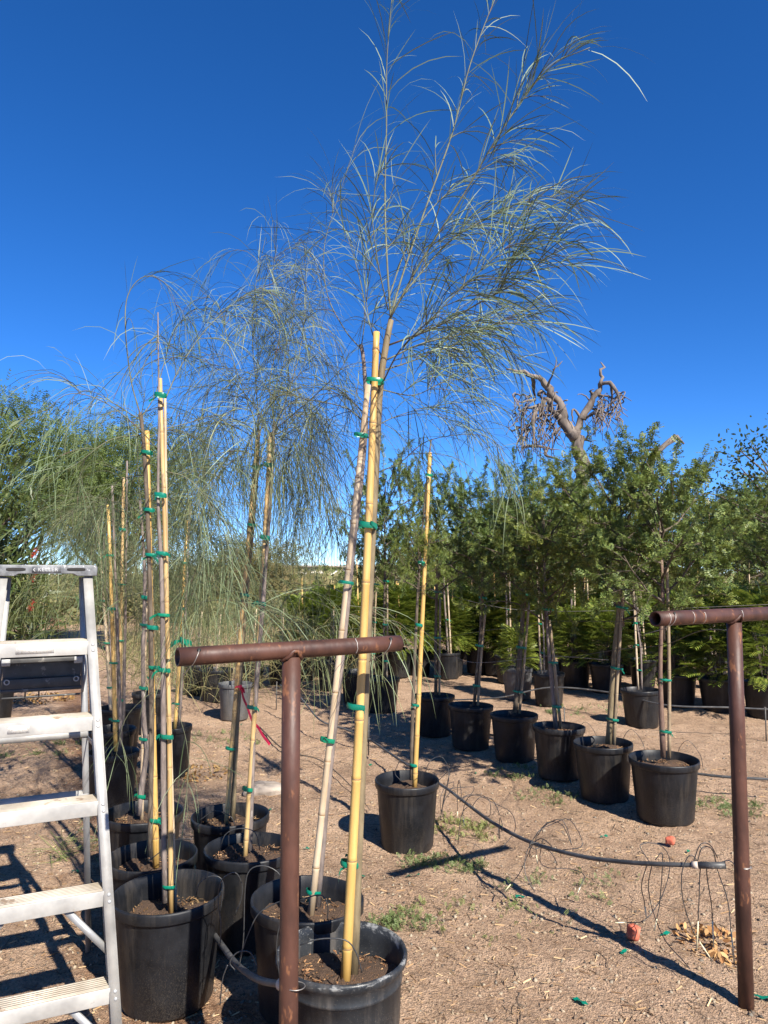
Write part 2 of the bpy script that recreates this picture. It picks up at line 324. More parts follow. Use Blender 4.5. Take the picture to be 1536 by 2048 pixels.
def ribbons(mb, p0, d0, length, width, grav, segs=6, taper=0.25, curl=None):
    """many narrow drooping leaves at once (flat blades with a folded midrib)"""
    n = len(p0); p = np.array(p0, float); t = unit(d0); L = np.asarray(length)[:, None] / segs
    side = unit(np.cross(t, rng.normal(size=(n, 3)))); rows = []
    prof = np.interp(np.linspace(0, 1, segs + 1), [0, 0.12, 0.45, 0.8, 1], [0.35, 0.85, 1.0, 0.75, taper * 0.3])
    g = np.asarray(grav)[:, None] if np.ndim(grav) else grav
    cv = rng.normal(size=(n, 3)) * 0.045
    for i in range(segs + 1):
        side = unit(side - t * np.sum(side * t, 1, keepdims=True))
        w = (np.asarray(width) * prof[i] * 0.5)[:, None]
        rows.append(np.stack([p - side * w, p + side * w], 1))
        p = p + t * L
        t = unit(t + np.array([0, 0, -1.0]) * g / segs + cv)
    v = np.stack(rows, 1).reshape(-1, 3)          # n, segs+1, 2
    base = np.arange(n)[:, None] * (segs + 1) * 2; s = np.arange(segs)[None] * 2
    f = np.stack([base + s, base + s + 1, base + s + 3, base + s + 2], -1).reshape(-1, 4)
    mb.add(v, f); return v.reshape(n, -1, 3)

def rand_rot(n, tilt=None):
    q = rng.normal(size=(n, 4)); q /= np.linalg.norm(q, axis=1, keepdims=True); w, x, y, z = q.T
    return np.stack([np.stack([1 - 2 * (y * y + z * z), 2 * (x * y - z * w), 2 * (x * z + y * w)], -1),
                     np.stack([2 * (x * y + z * w), 1 - 2 * (x * x + z * z), 2 * (y * z - x * w)], -1),
                     np.stack([2 * (x * z - y * w), 2 * (y * z + x * w), 1 - 2 * (x * x + y * y)], -1)], 1)
def frames(d, upish=None):
    """rotation matrices whose X axis is d"""
    d = unit(d); r = rng.normal(size=d.shape) if upish is None else upish
    y = unit(np.cross(r, d)); z = np.cross(d, y); return np.stack([d, y, z], -1)
def scatter(mb, tv, tf, pos, rot, scale):
    n = len(pos); tv = np.asarray(tv, float); k = len(tv)
    sc = np.asarray(scale, float); sc = sc[:, None, None] if sc.ndim == 1 else sc[:, None, :]
    v = np.einsum('nij,nkj->nki', rot, tv[None] * sc) + np.asarray(pos)[:, None]
    f = (np.asarray(tf)[None] + (np.arange(n) * k)[:, None, None]).reshape(-1, np.asarray(tf).shape[1])
    mb.add(v.reshape(-1, 3), f); return mb

def sprig(pairs=5, length=1.0, lw=0.30, ww=0.09, swept=0.35, droop=0.12, term=True):
    """a pinnate leaf: pairs of small leaflets along a rachis on +X (unit length)"""
    v, f = [], []
    def leaflet(o, d, l, w, z=0.0):
        d = np.array(d) / np.linalg.norm(d); s = np.array([-d[1], d[0], 0]); o = np.array(o); b = len(v)
        v.extend([o, o + d * l * 0.5 + s * w + [0, 0, 0.02], o + d * l + [0, 0, z], o + d * l * 0.5 - s * w + [0, 0, 0.02]])
        f.append((b, b + 1, b + 2, b + 3))
    for i in range(pairs):
        x = length * (0.14 + 0.80 * i / max(1, pairs - 1)); z = -droop * x * x
        l = lw * (1 - 0.35 * abs(i / max(1, pairs - 1) - 0.4))
        for s in (1, -1): leaflet((x, 0, z), (swept, s, 0), l, ww, -0.05)
    if term: leaflet((length * 0.95, 0, -droop), (1, 0, 0), lw * 0.8, ww)
    b = len(v); v.extend([(0, -0.006, 0), (length, -0.004, -droop), (length, 0.004, -droop), (0, 0.006, 0)]); f.append((b, b + 1, b + 2, b + 3))
    return np.array(v, float), np.array(f)
SPRIG = sprig(4, 1.0, 0.44, 0.11)
SPRIG_FINE = sprig(4, 1.0, 0.36, 0.06, 0.5)
FERN = sprig(10, 1.0, 0.40, 0.036, 0.55, 0.30)
LANCE = (np.array([(0, 0, 0), (0.45, 0.09, 0.02), (1, 0, -0.04), (0.45, -0.09, 0.02)]), np.array([(0, 1, 2, 3)]))
OVAL = (np.array([(0, 0, 0), (0.3, 0.24, 0.03), (0.7, 0.24, 0.03), (1, 0, 0), (0.7, -0.24, 0.03), (0.3, -0.24, 0.03)]), np.array([(0, 1, 2, 3, 4, 5)]))
OCTA = (np.array([(1, 0, 0), (-0.9, 0.1, 0), (0.1, 1, 0), (0, -0.9, 0.15), (0, 0, 0.7), (0, 0.1, -0.6)]),
        np.array([(0, 2, 4), (2, 1, 4), (1, 3, 4), (3, 0, 4), (2, 0, 5), (1, 2, 5), (3, 1, 5), (0, 3, 5)]))

# ------------------------------------------------------------------ the ground
def undul(x, y):
    return (0.010 * np.sin(1.7 * x + 0.6 * y) + 0.008 * np.sin(2.3 * y - 1.1 * x + 1.0) + 0.005 * np.sin(5.1 * x + 3.7 * y + 2)
            + 0.004 * np.sin(9.3 * x - 7.1 * y + 0.4) + 0.0030 * np.sin(21 * x + 13 * y + 2 * np.sin(3 * y)) + 0.0028 * np.sin(17 * y - 25 * x + 2.5 * np.sin(2.3 * x))
            + 0.0024 * np.sin(37 * x + 5 + 3 * np.sin(4.1 * y)) * np.sin(33 * y + 3 * np.sin(3.7 * x))) - 0.014
def gz(x, y): return float(undul(np.float64(x), np.float64(y)))
def axis(near0, near1, step, far0, far1):
    a = list(np.arange(near0, near1, step)); g = step; x = near1
    while x < far1: a.append(x); g *= 1.25; x += g
    a.append(far1); g = step; x = near0; b = []
    while x > far0: g *= 1.25; x -= g; b.append(max(x, far0))
    return np.array(b[::-1] + a)
gx = axis(-4, 4, 0.035, -900, 900); gy = axis(1.2, 9, 0.035, -200, 1500)
X, Y = np.meshgrid(gx, gy); fall = np.exp(-np.maximum(0, np.hypot(X, Y - 4) - 9) / 12)
Z = undul(X, Y) * fall + rng.normal(size=X.shape) * 0.0022 * fall
mb = MB(); nx = len(gx); i = np.arange(len(gy) - 1)[:, None] * nx; k = np.arange(nx - 1)[None]
mb.add(np.stack([X, Y, Z], -1).reshape(-1, 3), np.stack([i + k, i + k + 1, i + nx + k + 1, i + nx + k], -1).reshape(-1, 4))
struct(obj('ground', mb, M['ground']))

def in_view(n, y0, y1, bias=1.6, margin=0.06):
    y = y0 + (y1 - y0) * rng.random(n) ** bias
    x = (rng.random(n) - 0.5) * 2 * (0.519 + margin) * y
    return np.stack([x, y, undul(x, y)], -1)
mb = MB(); n = 26000; p = in_view(n, 1.95, 9.0, 1.5); s = 0.0026 + 0.0160 * rng.random(n) ** 4.5
scatter(mb, *OCTA, p, rand_rot(n), np.stack([s, s * 0.8, s * 0.7], -1))
obj('gravel', mb, M['pebble'], smooth=False, kind='stuff')['label'] = 'loose gravel and pebbles strewn over the bare ground'
mb = MB(); n = 17000; p = in_view(n, 1.95, 8.0, 1.5); p[:, 2] += 0.004
a = rng.random(n) * 6.283; d = np.stack([np.cos(a), np.sin(a), rng.normal(size=n) * 0.18], -1)
l = 0.006 + 0.045 * rng.random(n) ** 4
scatter(mb, np.array([(-.5, -.5, 0), (.5, -.5, 0), (.5, .5, 0.1), (-.5, .5, 0.1)]), np.array([(0, 1, 2, 3)]), p,
        frames(d, np.tile([0, 0, 1.0], (n, 1)) + rng.normal(size=(n, 3)) * 0.3), np.stack([l, 0.0010 + 0.0020 * rng.random(n), l], -1))
obj('straw_litter', mb, M['straw'], smooth=False, kind='stuff')['label'] = 'bits of straw and bark mulch littering the ground'
mb = MB(); p = in_view(900, 2.0, 7.5, 1.3)
for q in p:
    a = random.random() * 6.283; l = random.uniform(.03, .16); d = np.array([math.cos(a), math.sin(a), 0]); e = np.array([-d[1], d[0], 0]) * random.uniform(-.25, .25) * l
    tube(mb, [q + [0, 0, .003], q + d * l * .5 + e + [0, 0, .006], q + d * l + [0, 0, .004]], random.uniform(.0008, .0018), 4, caps=False)
obj('twig_litter', mb, M['bark_dark'], kind='stuff')['label'] = 'thin dry twigs scattered over the ground'

# ------------------------------------------------------------------ containers
POT_H = 0.42
def pot_profile(R, H, ridged=False):
    rb = R * 0.80; t = 0.006
    if ridged:
        return [(0.0, 0.004), (rb * 0.95, 0.004), (rb, 0.02), (rb + (R - rb) * .45, H * .5), (R * 0.905, H * .80), (R * 0.925, H * .805), (R * 0.925, H * .825), (R * 0.915, H * .835),
                (R * 0.925, H - 0.045), (R * 0.965, H - 0.032), (R * 0.995, H - 0.022), (R, H - 0.010), (R * 0.985, H - 0.001), (R * 0.955, H), (R * 0.93, H - 0.008), (R * 0.905, H - 0.03),
                (R * .87, H * .6), (rb * 0.96, 0.03), (0.0, 0.03)]
    return [(0.0, 0.004), (rb * 0.95, 0.004), (rb, 0.018), (R * 0.935, H - 0.05), (R * 0.94, H - 0.046), (R * 0.985, H - 0.044), (R * 0.995, H - 0.040), (R, H - 0.008),
            (R * 0.992, H - 0.001), (R * 0.968, H), (R * 0.955, H - 0.004), (R * 0.915, H - 0.045), (R * .865, H * .6), (rb * 0.93, 0.03), (0.0, 0.03)]
POTS = {}
def pot_mesh(R, H, mat, ridged=False):
    key = (round(R, 3), round(H, 3), mat, ridged)
    if key not in POTS:
        mb = MB(); lathe(mb, pot_profile(R, H, ridged), 44, wob=0.006)
        me = mb.mesh('pot', (0, 0, 0)); me.materials.append(M[mat])
        POTS[key] = me
    return POTS[key]
SOILS = []
def soil_mesh():
    if len(SOILS) >= 4: return random.choice(SOILS)
    mb = MB(); rs = np.linspace(0, 1, 9); seg = 30; a = np.arange(seg) * 2 * math.pi / seg
    v = []
    for r in rs:
        z = 0.018 * np.sin(3 * a * (1 if r > 0 else 0) + len(SOILS)) * r + 0.006 * rng.normal(size=seg) * (r > 0) + 0.03 * (1 - r)
        v.append(np.stack([r * np.cos(a), r * np.sin(a), z], -1))
    i = np.arange(8)[:, None] * seg; k = np.arange(seg)[None]; k2 = (k + 1) % seg
    mb.add(np.concatenate(v), np.stack([i + k, i + k2, i + seg + k2, i + seg + k], -1).reshape(-1, 4))
    me = mb.mesh('soil'); me.materials.append(M['soil']); SOILS.append(me); return me
CHIPS = []
def chips_mesh():
    if len(CHIPS) >= 3: return random.choice(CHIPS)
    mb = MB(); n = 520; r = np.sqrt(rng.random(n)) * 0.95; a = rng.random(n) * 6.283
    p = np.stack([r * np.cos(a), r * np.sin(a), 0.03 + 0.09 * rng.random(n) * (1 - r * .5)], -1)
    l = 0.02 + 0.16 * rng.random(n) ** 2.5
    scatter(mb, np.array([(-.5, -.5, 0), (.5, -.5, 0), (.5, .5, 0), (-.5, .5, 0)]), np.array([(0, 1, 2, 3)]), p,
            frames(rng.normal(size=(n, 3)) * [1, 1, .4]), np.stack([l, 0.012 + 0.02 * rng.random(n), l], -1))
    me = mb.mesh('bark_mulch', smooth=False); me.materials.append(M['chip']); CHIPS.append(me); return me

def add_pot(root, R, H=POT_H, mat='pot', ridged=False, soil=0.075, chips=True, tilt=(0, 0)):
    """pot, soil and mulch as parts of a potted plant whose root stands at the pot's foot"""
    p = link('pot', pot_mesh(R, H, mat, ridged), None, root); p.rotation_euler = (random.uniform(-.018, .018), random.uniform(-.018, .018), random.random() * 6.28); p.scale = (random.uniform(.98, 1.02), random.uniform(.98, 1.02), 1)
    s = link('soil', soil_mesh(), None, root); s.location = (0, 0, H - soil); s.scale = (R * 0.855, R * 0.855, 0.8)
    s.rotation_euler.z = random.random() * 6.28
    if chips:
        c = link('bark_mulch', chips_mesh(), None, s); c['kind'] = 'stuff'; c.scale = (1, 1, R * 0.9); c.location = (0, 0, 0.004)
    return p

def stake_pts(a, b, bow=0.008):
    a, b = np.asarray(a), np.asarray(b); t = np.linspace(0, 1, 9)[:, None]
    d = np.array([random.uniform(-1, 1), random.uniform(-1, 1), 0]) * bow
    return a + (b - a) * t + d * np.sin(t * math.pi)
def stake(root, a, b, r0, r1, mat='bamboo', name='stake', nodes=True, dark_nodes=False):
    a, b = np.asarray(a, float), np.asarray(b, float); L = np.linalg.norm(b - a); pts, rad = [], []
    base = stake_pts(a, b); step = 0.16 + 0.10 * random.random(); z = 0.0; tl = np.linspace(0, 1, 9)
    def P(t): return np.array([np.interp(t, tl, base[:, j]) for j in range(3)])
    ts = [0.0]; rr = [r0]; nd = []; z = step * random.random()
    while z < L - 0.02 and nodes:
        for dz, k in ((-0.012, 1.0), (-0.004, 1.09), (0.0, 0.93), (0.003, 1.10), (0.012, 0.99)):
            t = (z + dz) / L
            if ts[-1] < t < 1: ts.append(t); rr.append((r0 + (r1 - r0) * t) * k)
        nd.append(z / L); z += step * random.uniform(0.85, 1.3)
    ts.append(1.0); rr.append(r1)
    mb = MB(); tube(mb, [P(t) for t in ts], rr, 12)
    o = obj(name, mb, M[mat], root)
    if dark_nodes:
        for t in nd:
            q = P(t); ax = unit(b - a); rt = (r0 + (r1 - r0) * t); m2 = MB(); tube(m2, [q - ax * .0028, q, q + ax * .0028], [rt * 1.02, rt * 1.12, rt * 1.02], 12, caps=False); obj('node', m2, M['node'], o)
    return o
def trunk(root, pts, r, mat='bark_olive', n=14, name='trunk', sides=9):
    l = smooth_line(pts, n); rad = np.interp(np.linspace(0, 1, len(l)), np.linspace(0, 1, len(r)), r)
    rad = rad * (1 + 0.07 * rng.normal(size=len(l)))
    mb = MB(); tube(mb, l, rad, sides); return obj(name, mb, M[mat], root), l
def tie(root, c, ax, r, h=0.03, tails=2, ex=0.0, exdir=(1, 0, 0)):
    """a band of green tape wound round stake and stem with loose ends"""
    h = h * random.uniform(.6, .95); r = r * .92; ax = unit(ax); n1 = unit(np.cross(ax, [0.31, 0.95, 0.1])); n2 = np.cross(ax, n1); exd = np.asarray(exdir, float)
    mb = MB(); seg = 14; rows = []
    for z, k in ((-h / 2, 1.0), (-h / 6, 1.1), (h / 6, 1.06), (h / 2, 1.02)):
        a = np.arange(seg) * 6.283 / seg; sl = 0.25 * h * np.sin(a + 1)
        ring = np.asarray(c) + ax * (z + sl)[:, None] + (n1 * np.cos(a)[:, None] + n2 * np.sin(a)[:, None]) * r * k
        ring = ring + exd * (np.sign((ring - c) @ exd) * ex)[:, None]; rows.append(ring)
    i = np.arange(3)[:, None] * seg; k = np.arange(seg)[None]; k2 = (k + 1) % seg
    mb.add(np.concatenate(rows), np.stack([i + k, i + k2, i + seg + k2, i + seg + k], -1).reshape(-1, 4))
    for q in range(tails if tails > 2 else min(tails, random.choice((0, 1, 1, 2)))):
        a = random.random() * 6.283; d = unit(np.array([math.cos(a), math.sin(a) * 0.6 - 0.3, random.uniform(-0.6, 0.5)]))
        p = np.asarray(c) + d * r * 0.9; w = unit(np.cross(d, [0.2, 0.1, 1])); l = random.uniform(0.015, 0.042); hw = h * random.uniform(.22, .42)
        rws = []
        for t in (0, 0.35, 0.7, 1.0):
            up = np.array([0, 0, 1.0]) * (hw * (0.45 + 0.8 * t)); bend = w * 0.012 * math.sin(4 * t + q) - np.array([0, 0, 0.02]) * t * t
            rws += [p + d * l * t + bend - up, p + d * l * t + bend + up]
        mb.add(rws, [(0, 1, 3, 2), (2, 3, 5, 4), (4, 5, 7, 6)])
    return obj('tie', mb, M['tape'], root)

# ------------------------------------------------------------------ shoestring trees
def shoestring_crown(root, limbs, twigs=(0.22, 0.55), per_m=9, leaf_gap=0.024, leaf_len=(0.14, 0.30), leaf_w=(0.0035, 0.006), mat='string_leaf',
                     bark='twig_green', lift=0.35, droop=0.5, leaf_grav=1.3, big=0, big_above=2.4, limb_leaves=0.5, dens_all=1.0, wind=(0, 0, 0)):
    """limbs: list of (control points, r0, r1); twigs grow along the limbs, long narrow leaves along both"""
    wood = MB(); P, D, W8 = [], [], []; wind = np.array(wind, float)
    for pts, r0, r1, dens in limbs:
        l = smooth_line(pts, 4 * (len(pts) - 1) + 4); m = len(l); rad = np.linspace(r0, r1, m)
        tube(wood, l, rad * 0.52, 6); seg = np.linalg.norm(np.diff(l, axis=0), axis=1); cum = np.concatenate([[0], np.cumsum(seg)]); L = cum[-1]
        def pt(s): return np.array([np.interp(s, cum, l[:, j]) for j in range(3)])
        tanl = unit(np.gradient(l, axis=0))
        def tg(s): return unit(np.array([np.interp(s, cum, tanl[:, j]) for j in range(3)]))
        s = 0.10 * L if L > 0.5 else 0.02
        while s < L:                                     # leaves straight on the limb's outer part
            if s > L * (1 - limb_leaves):
                P.append(pt(s)); t = tg(s); D.append(unit(t * 0.9 + rng.normal(size=3) * 0.5 + [0, 0, 0.15] + wind * .7)); W8.append(1.1)
            s += leaf_gap * random.uniform(0.6, 1.4)
        for q in range(int(L * per_m * 1.6 * dens * (dens_all if dens >= 1 else 1))):
            s = L * random.uniform(0.12, 0.98); t = tg(s); p = pt(s); tl = random.uniform(*twigs) * (1.15 - 0.5 * s / L) * (.45 + .55 * min(1, dens))
            rd = rng.normal(size=3); rd -= t * rd.dot(t); rd = unit(rd)
            d = unit(t * 0.75 + rd * 0.7 + [0, 0, lift] + wind); g = droop * random.uniform(0.5, 1.5); k = 7; line = [p]
            for j in range(k): line.append(line[-1] + d * tl / k); d = unit(d + np.array([0, 0, -1.0]) * g / k + rng.normal(size=3) * 0.06)
            line = np.array(line); tube(wood, line, np.linspace(max(0.0016, r1 * .9), 0.0010, k + 1), 4, caps=False)
            nl = int(tl / leaf_gap); u = np.sort(rng.random(nl)) * k
            for x in u:
                j = min(int(x), k - 1); f = x - j; pp = line[j] * (1 - f) + line[j + 1] * f; tt = unit(line[j + 1] - line[j])
                P.append(pp); D.append(unit(tt * 0.95 + rng.normal(size=3) * 0.42 + wind * .5)); W8.append(1.0)
    cr = obj('crown', wood, M[bark], root)
    P, D, W8 = np.array(P), np.array(D), np.array(W8); n = len(P)
    ln = (leaf_len[0] + (leaf_len[1] - leaf_len[0]) * rng.random(n)) * W8 * 1.12; wd = leaf_w[0] + (leaf_w[1] - leaf_w[0]) * rng.random(n)
    gv = leaf_grav * (0.3 + 1.2 * rng.random(n)); idx = np.arange(n)
    if big:
        hi = np.where(P[:, 2] > big_above)[0]; sel = rng.permutation(hi)[:big]; rest = np.setdiff1d(idx, sel)
        for s in sel:
            m1 = MB(); ribbons(m1, P[s:s + 1], D[s:s + 1], ln[s:s + 1] * 1.08, wd[s:s + 1] * 1.12, gv[s:s + 1], 8); obj('leaf', m1, M[mat], cr)
    else: rest = idx
    fo = MB(); ribbons(fo, P[rest], D[rest], ln[rest], wd[rest], gv[rest], 5)
    o = obj('foliage', fo, M[mat], cr, kind='stuff')
    return cr

def limb(p, r0=0.008, r1=0.002, dens=1.0): return (np.array(p), r0, r1, dens)
def A(Y, *pp):
    """control points measured at distance Y; a third value is an offset in depth"""
    return [at(q[0], q[1], Y + (q[2] if len(q) > 2 else 0)) for q in pp]
def weeping(top, n, L, r0=0.006, z0=0.0, up=0.9, g=2.0, spread=6.283, az0=0.0):
    """limbs that rise from a stem and arch over"""
    out = []
    for i in range(n):
        a = az0 + spread * (i + random.random() * 0.8) / n; p = np.array(top) - [0, 0, z0 * random.random()]
        d = unit(np.array([math.cos(a), math.sin(a), up * random.uniform(0.4, 1.5)])); l = L * random.uniform(0.65, 1.2); k = 8; pts = [p]
        for j in range(k): pts.append(pts[-1] + d * l / k); d = unit(d + np.array([0, 0, -g / k * random.uniform(.6, 1.2)]) + rng.normal(size=3) * 0.09)
        out.append((np.array(pts), r0 * random.uniform(.7, 1.1), 0.0016, 1.0))
    return out

def potted(rim, wpx, label, group='shoestring trees in containers', H=POT_H, mat='pot', ridged=False, name='potted_tree', cat='potted tree', **kw):
    c = on(rim[0], rim[1], H - 0.01); R = 0.5 * wpx * c[1] / FPX
    root = thing(name, (c[0], c[1], gz(c[0], c[1])), label, cat, group); add_pot(root, R, H, mat, ridged, **kw); return root, c

# tree 1: nearest container, tall crown
r, c = potted((682, 1903), 256, 'tallest shoestring tree, thick yellow bamboo stake, in the scuffed rolled-rim pot nearest the camera', mat='pot_worn', ridged=True, soil=0.10)
d = c[1]
s0, s1 = at(690, 1950, d - 0.02), at(753, 664, d + 0.03)
stake(r, s0 - [0, 0, .05], s1, 0.0175, 0.012, 'bamboo', dark_nodes=True)
tr, tl = trunk(r, A(d, (706, 1955, .01), (716, 1700, .015), (728, 1400, .02), (744, 1050, .035), (757, 800, .05), (772, 690, .05), (782, 640, .05)), [0.0185, 0.0165, 0.0145, 0.011], 'bark_olive')
for px, py in ((700, 1727), (712, 1413), (735, 1051), (750, 762)):
    tie(r, at(px, py, d + 0.01), s1 - s0, 0.024, 0.024, 2, 0.010)
D1 = d + 0.05
shoestring_crown(r, [
    limb(A(D1, (782, 645), (774, 520), (770, 400, .05), (773, 250, .06), (774, 120, .05), (786, -30, .05)), .009, .0025, .25),
    limb(A(D1, (775, 660), (802, 560, .08), (850, 420, .14), (905, 265, .2), (940, 130, .22), (985, 10, .25), (1020, -70, .25)), .009, .003, .3),
    limb(A(D1, (778, 640), (850, 510, -.05), (930, 385, -.12), (985, 290, -.18), (1045, 200, -.2), (1105, 130, -.25), (1180, 95, -.3)), .008, .0025, .7),
    limb(A(D1, (780, 630), (830, 560, .1), (910, 475, .25), (1010, 420, .35), (1080, 392, .45), (1150, 410, .5)), .007, .002),
    limb(A(D1, (778, 690), (870, 655, -.1), (960, 605, -.2), (1040, 560, -.3), (1100, 510, -.35), (1140, 520, -.4)), .007, .002),
    limb(A(D1, (772, 720), (850, 685, .05), (960, 660, .15), (1040, 625, .2), (1120, 605, .25)), .007, .002),
    limb(A(D1, (770, 740), (830, 720, .2), (910, 690, .45), (990, 690, .6), (1040, 720, .7)), .006, .002),
    limb(A(D1, (768, 760), (800, 700, -.2), (860, 640, -.35), (940, 560, -.4), (1030, 480, -.45)), .006, .002),
    limb(A(D1, (776, 600), (820, 480, .2), (880, 400, .3), (960, 340, .4), (1050, 300, .45)), .006, .002, .5),
    limb(A(D1, (776, 620), (755, 520, -.1), (745, 420, -.15), (760, 330, -.2)), .005, .002, .7),
    limb(A(D1, (770, 730), (740, 650, .15), (730, 560, .2), (735, 470, .22)), .005, .002, .9),
    limb(A(D1, (765, 780), (830, 790, .1), (900, 760, .2), (960, 770, .3)), .005, .0018),
], twigs=(0.08, 0.30), per_m=7, leaf_gap=0.015, leaf_len=(0.10, 0.27), leaf_w=(0.0021, 0.0045), lift=0.15, droop=0.6, leaf_grav=1.15, wind=(.20, -.03, .10), mat='string_leaf_pale', big=150, big_above=2.55, dens_all=2.0)

# tree 2: behind it, pale stake
r, c = potted((612, 1803), 214, 'shoestring tree with pale bleached stake, leaning right, behind the scuffed front pot', soil=0.085)
d = c[1]
s0, s1 = at(621, 1812, d), at(736, 770, d + 0.05); stake(r, s0 - [0, 0, .05], s1, 0.0145, 0.012, 'bamboo_pale', dark_nodes=True)
trunk(r, A(d, (634, 1812, .015), (652, 1600, .02), (680, 1350, .03), (708, 1080, .04), (732, 860, .05), (728, 730, .06), (722, 690, .06)), [0.0155, 0.013, 0.010, 0.008], 'bark_grey')
for px, py in ((627, 1783), (655, 1480), (693, 1165), (722, 870)): tie(r, at(px, py, d + .01), s1 - s0, 0.021, 0.020, 2, 0.010)
D2 = d + 0.06
shoestring_crown(r, [
    limb(A(D2, (724, 700), (690, 660, .05), (655, 590, .1), (648, 500, .12), (668, 420, .12), (712, 290, .12)), .006, .0018, .5),
    limb(A(D2, (722, 700), (730, 620, .1), (715, 540, .15), (690, 460, .2), (655, 380, .25)), .005, .0016, .35),
    limb(A(D2, (730, 845), (690, 815, .05), (620, 800, .1), (560, 790, .15), (520, 830, .15), (500, 900, .15)), .006, .002),
    limb(A(D2, (733, 830), (680, 790, .25), (620, 830, .4), (580, 900, .5)), .005, .002),
    limb(A(D2, (728, 900), (700, 930, .1), (660, 1000, .15), (640, 1060, .2)), .004, .0016),
    limb(A(D2, (740, 950), (800, 925, .1), (860, 880, .2), (960, 870, .3), (1010, 900, .35)), .006, .002),
    limb(A(D2, (736, 860), (800, 830, .2), (880, 810, .35), (970, 800, .5)), .005, .002),
    limb(A(D2, (690, 1210), (740, 1220, .1), (800, 1260, .1), (830, 1330, .1)), .004, .0016, .3),
    limb(A(D2, (695, 1190), (640, 1170, .15), (580, 1190, .2), (540, 1250, .2)), .004, .0016, .6),
    limb(A(D2, (690, 1230), (720, 1240, -.1), (760, 1280, -.2), (780, 1330, -.25)), .003, .0016, .3),
], twigs=(0.14, 0.38), per_m=10, leaf_gap=0.022, leaf_len=(0.13, 0.32), leaf_w=(0.0018, 0.0031), lift=0.1, droop=1.2, leaf_grav=1.5)

# tree 3: left front
r, c = potted((341, 1783), 212, 'shoestring tree with split pale stake in the black pot nearest the stepladder', soil=0.11)
d = c[1]
s0, s1 = at(343, 1800, d), at(320, 757, d + 0.05); stake(r, s0 - [0, 0, .05], s1, 0.0105, 0.009, 'bamboo_mid', dark_nodes=True)
stake(r, at(352, 1805, d + .02) - [0, 0, .05], at(330, 790, d + 0.06), 0.007, 0.006, 'bamboo_pale')
trunk(r, A(d, (330, 1805), (327, 1600, .01), (326, 1300, .0), (322, 1120, .0), (316, 1000, .03), (318, 850, .04), (317, 740, .04), (316, 625, .05)), [0.0125, 0.0105, 0.0075, 0.0045, 0.0025], 'bark_grey')
for px, py in ((338, 1772), (334, 1473), (328, 1340), (327, 1230), (324, 1107), (321, 990), (321, 790)): tie(r, at(px, py, d), s1 - s0, 0.019, 0.020, 2, 0.008)
tie(r, at(365, 1282, d - 0.05), (0, 0, 1), 0.012, 0.03, 4)
D3 = d + .05
shoestring_crown(r, [
    limb(A(D3, (316, 640), (313, 700)), .004, .003),
    limb(A(D3, (318, 830), (360, 735, .1), (420, 650, .2), (500, 585, .3), (570, 560, .35)), .006, .002, .6),
    limb(A(D3, (320, 860), (380, 845, .1), (440, 830, .2), (500, 850, .3)), .005, .002),
    limb(A(D3, (316, 900), (270, 850, -.1), (200, 800, -.2), (130, 790, -.25), (70, 850, -.3)), .005, .002, .4),
    limb(A(D3, (318, 940), (380, 960, .0), (430, 1030, .0), (450, 1130, .0)), .005, .0018),
    limb(A(D3, (324, 1240), (380, 1210, -.1), (460, 1200, -.2), (560, 1225, -.3)), .004, .0016, .35),
    limb(A(D3, (320, 1380), (290, 1395), (250, 1440), (230, 1520)), .003, .0014, .25),
    limb(A(D3, (320, 1375), (345, 1400), (370, 1470), (380, 1540)), .003, .0014, .25),
], twigs=(0.18, 0.52), per_m=10, leaf_gap=0.021, leaf_len=(0.16, 0.34), leaf_w=(0.0018, 0.0032), lift=0.0, droop=2.0, leaf_grav=1.9)

# tree 4
r, c = potted((307, 1703), 170, 'shoestring tree with thick yellow stake, second pot of the left row', soil=0.085)
d = c[1]
s0, s1 = at(313, 1712, d), at(294, 862, d + 0.05); stake(r, s0 - [0, 0, .05], s1, 0.0155, 0.012, 'bamboo', dark_nodes=True)
trunk(r, A(d, (301, 1712), (303, 1500), (302, 1250), (294, 1000), (285, 860), (280, 825)), [0.015, 0.012, 0.010, 0.008], 'bark_dark')
for px, py in ((311, 1640), (309, 1335), (305, 1255), (302, 1110), (298, 1020), (294, 905)): tie(r, at(px, py, d), s1 - s0, 0.021, 0.022, 2, 0.008)
D4 = d + .05
shoestring_crown(r, [
    limb(A(D4, (281, 830), (262, 760, .0), (251, 660, .02), (256, 590, .04), (290, 553, .05), (335, 572, .05), (365, 650, .05)), .007, .0026, .28),
    limb(A(D4, (283, 835), (310, 790, .1), (330, 720, .2), (350, 660, .25), (390, 620, .3)), .006, .002, .45),
    limb(A(D4, (281, 840), (240, 815, .05), (190, 785, .1), (150, 790, .1), (110, 860, .1)), .006, .002, .6),
    limb(A(D4, (285, 870), (220, 880, -.1), (150, 930, -.15), (90, 960, -.2), (50, 1020, -.2)), .005, .002, .4),
    limb(A(D4, (287, 880), (340, 860, .15), (400, 880, .3), (450, 940, .4)), .005, .002),
    limb(A(D4, (290, 950), (240, 960, .1), (180, 1010, .15), (150, 1090, .15)), .005, .002),
    limb(A(D4, (292, 980), (350, 1000, .2), (400, 1060, .3)), .004, .002),
    limb(A(D4, (300, 1180), (240, 1200, -.05), (170, 1250, -.1), (110, 1260, -.1)), .004, .0016, .3),
], twigs=(0.18, 0.55), per_m=11, leaf_gap=0.020, leaf_len=(0.16, 0.34), leaf_w=(0.0018, 0.0032), lift=0.0, droop=2.2, leaf_grav=2.0)

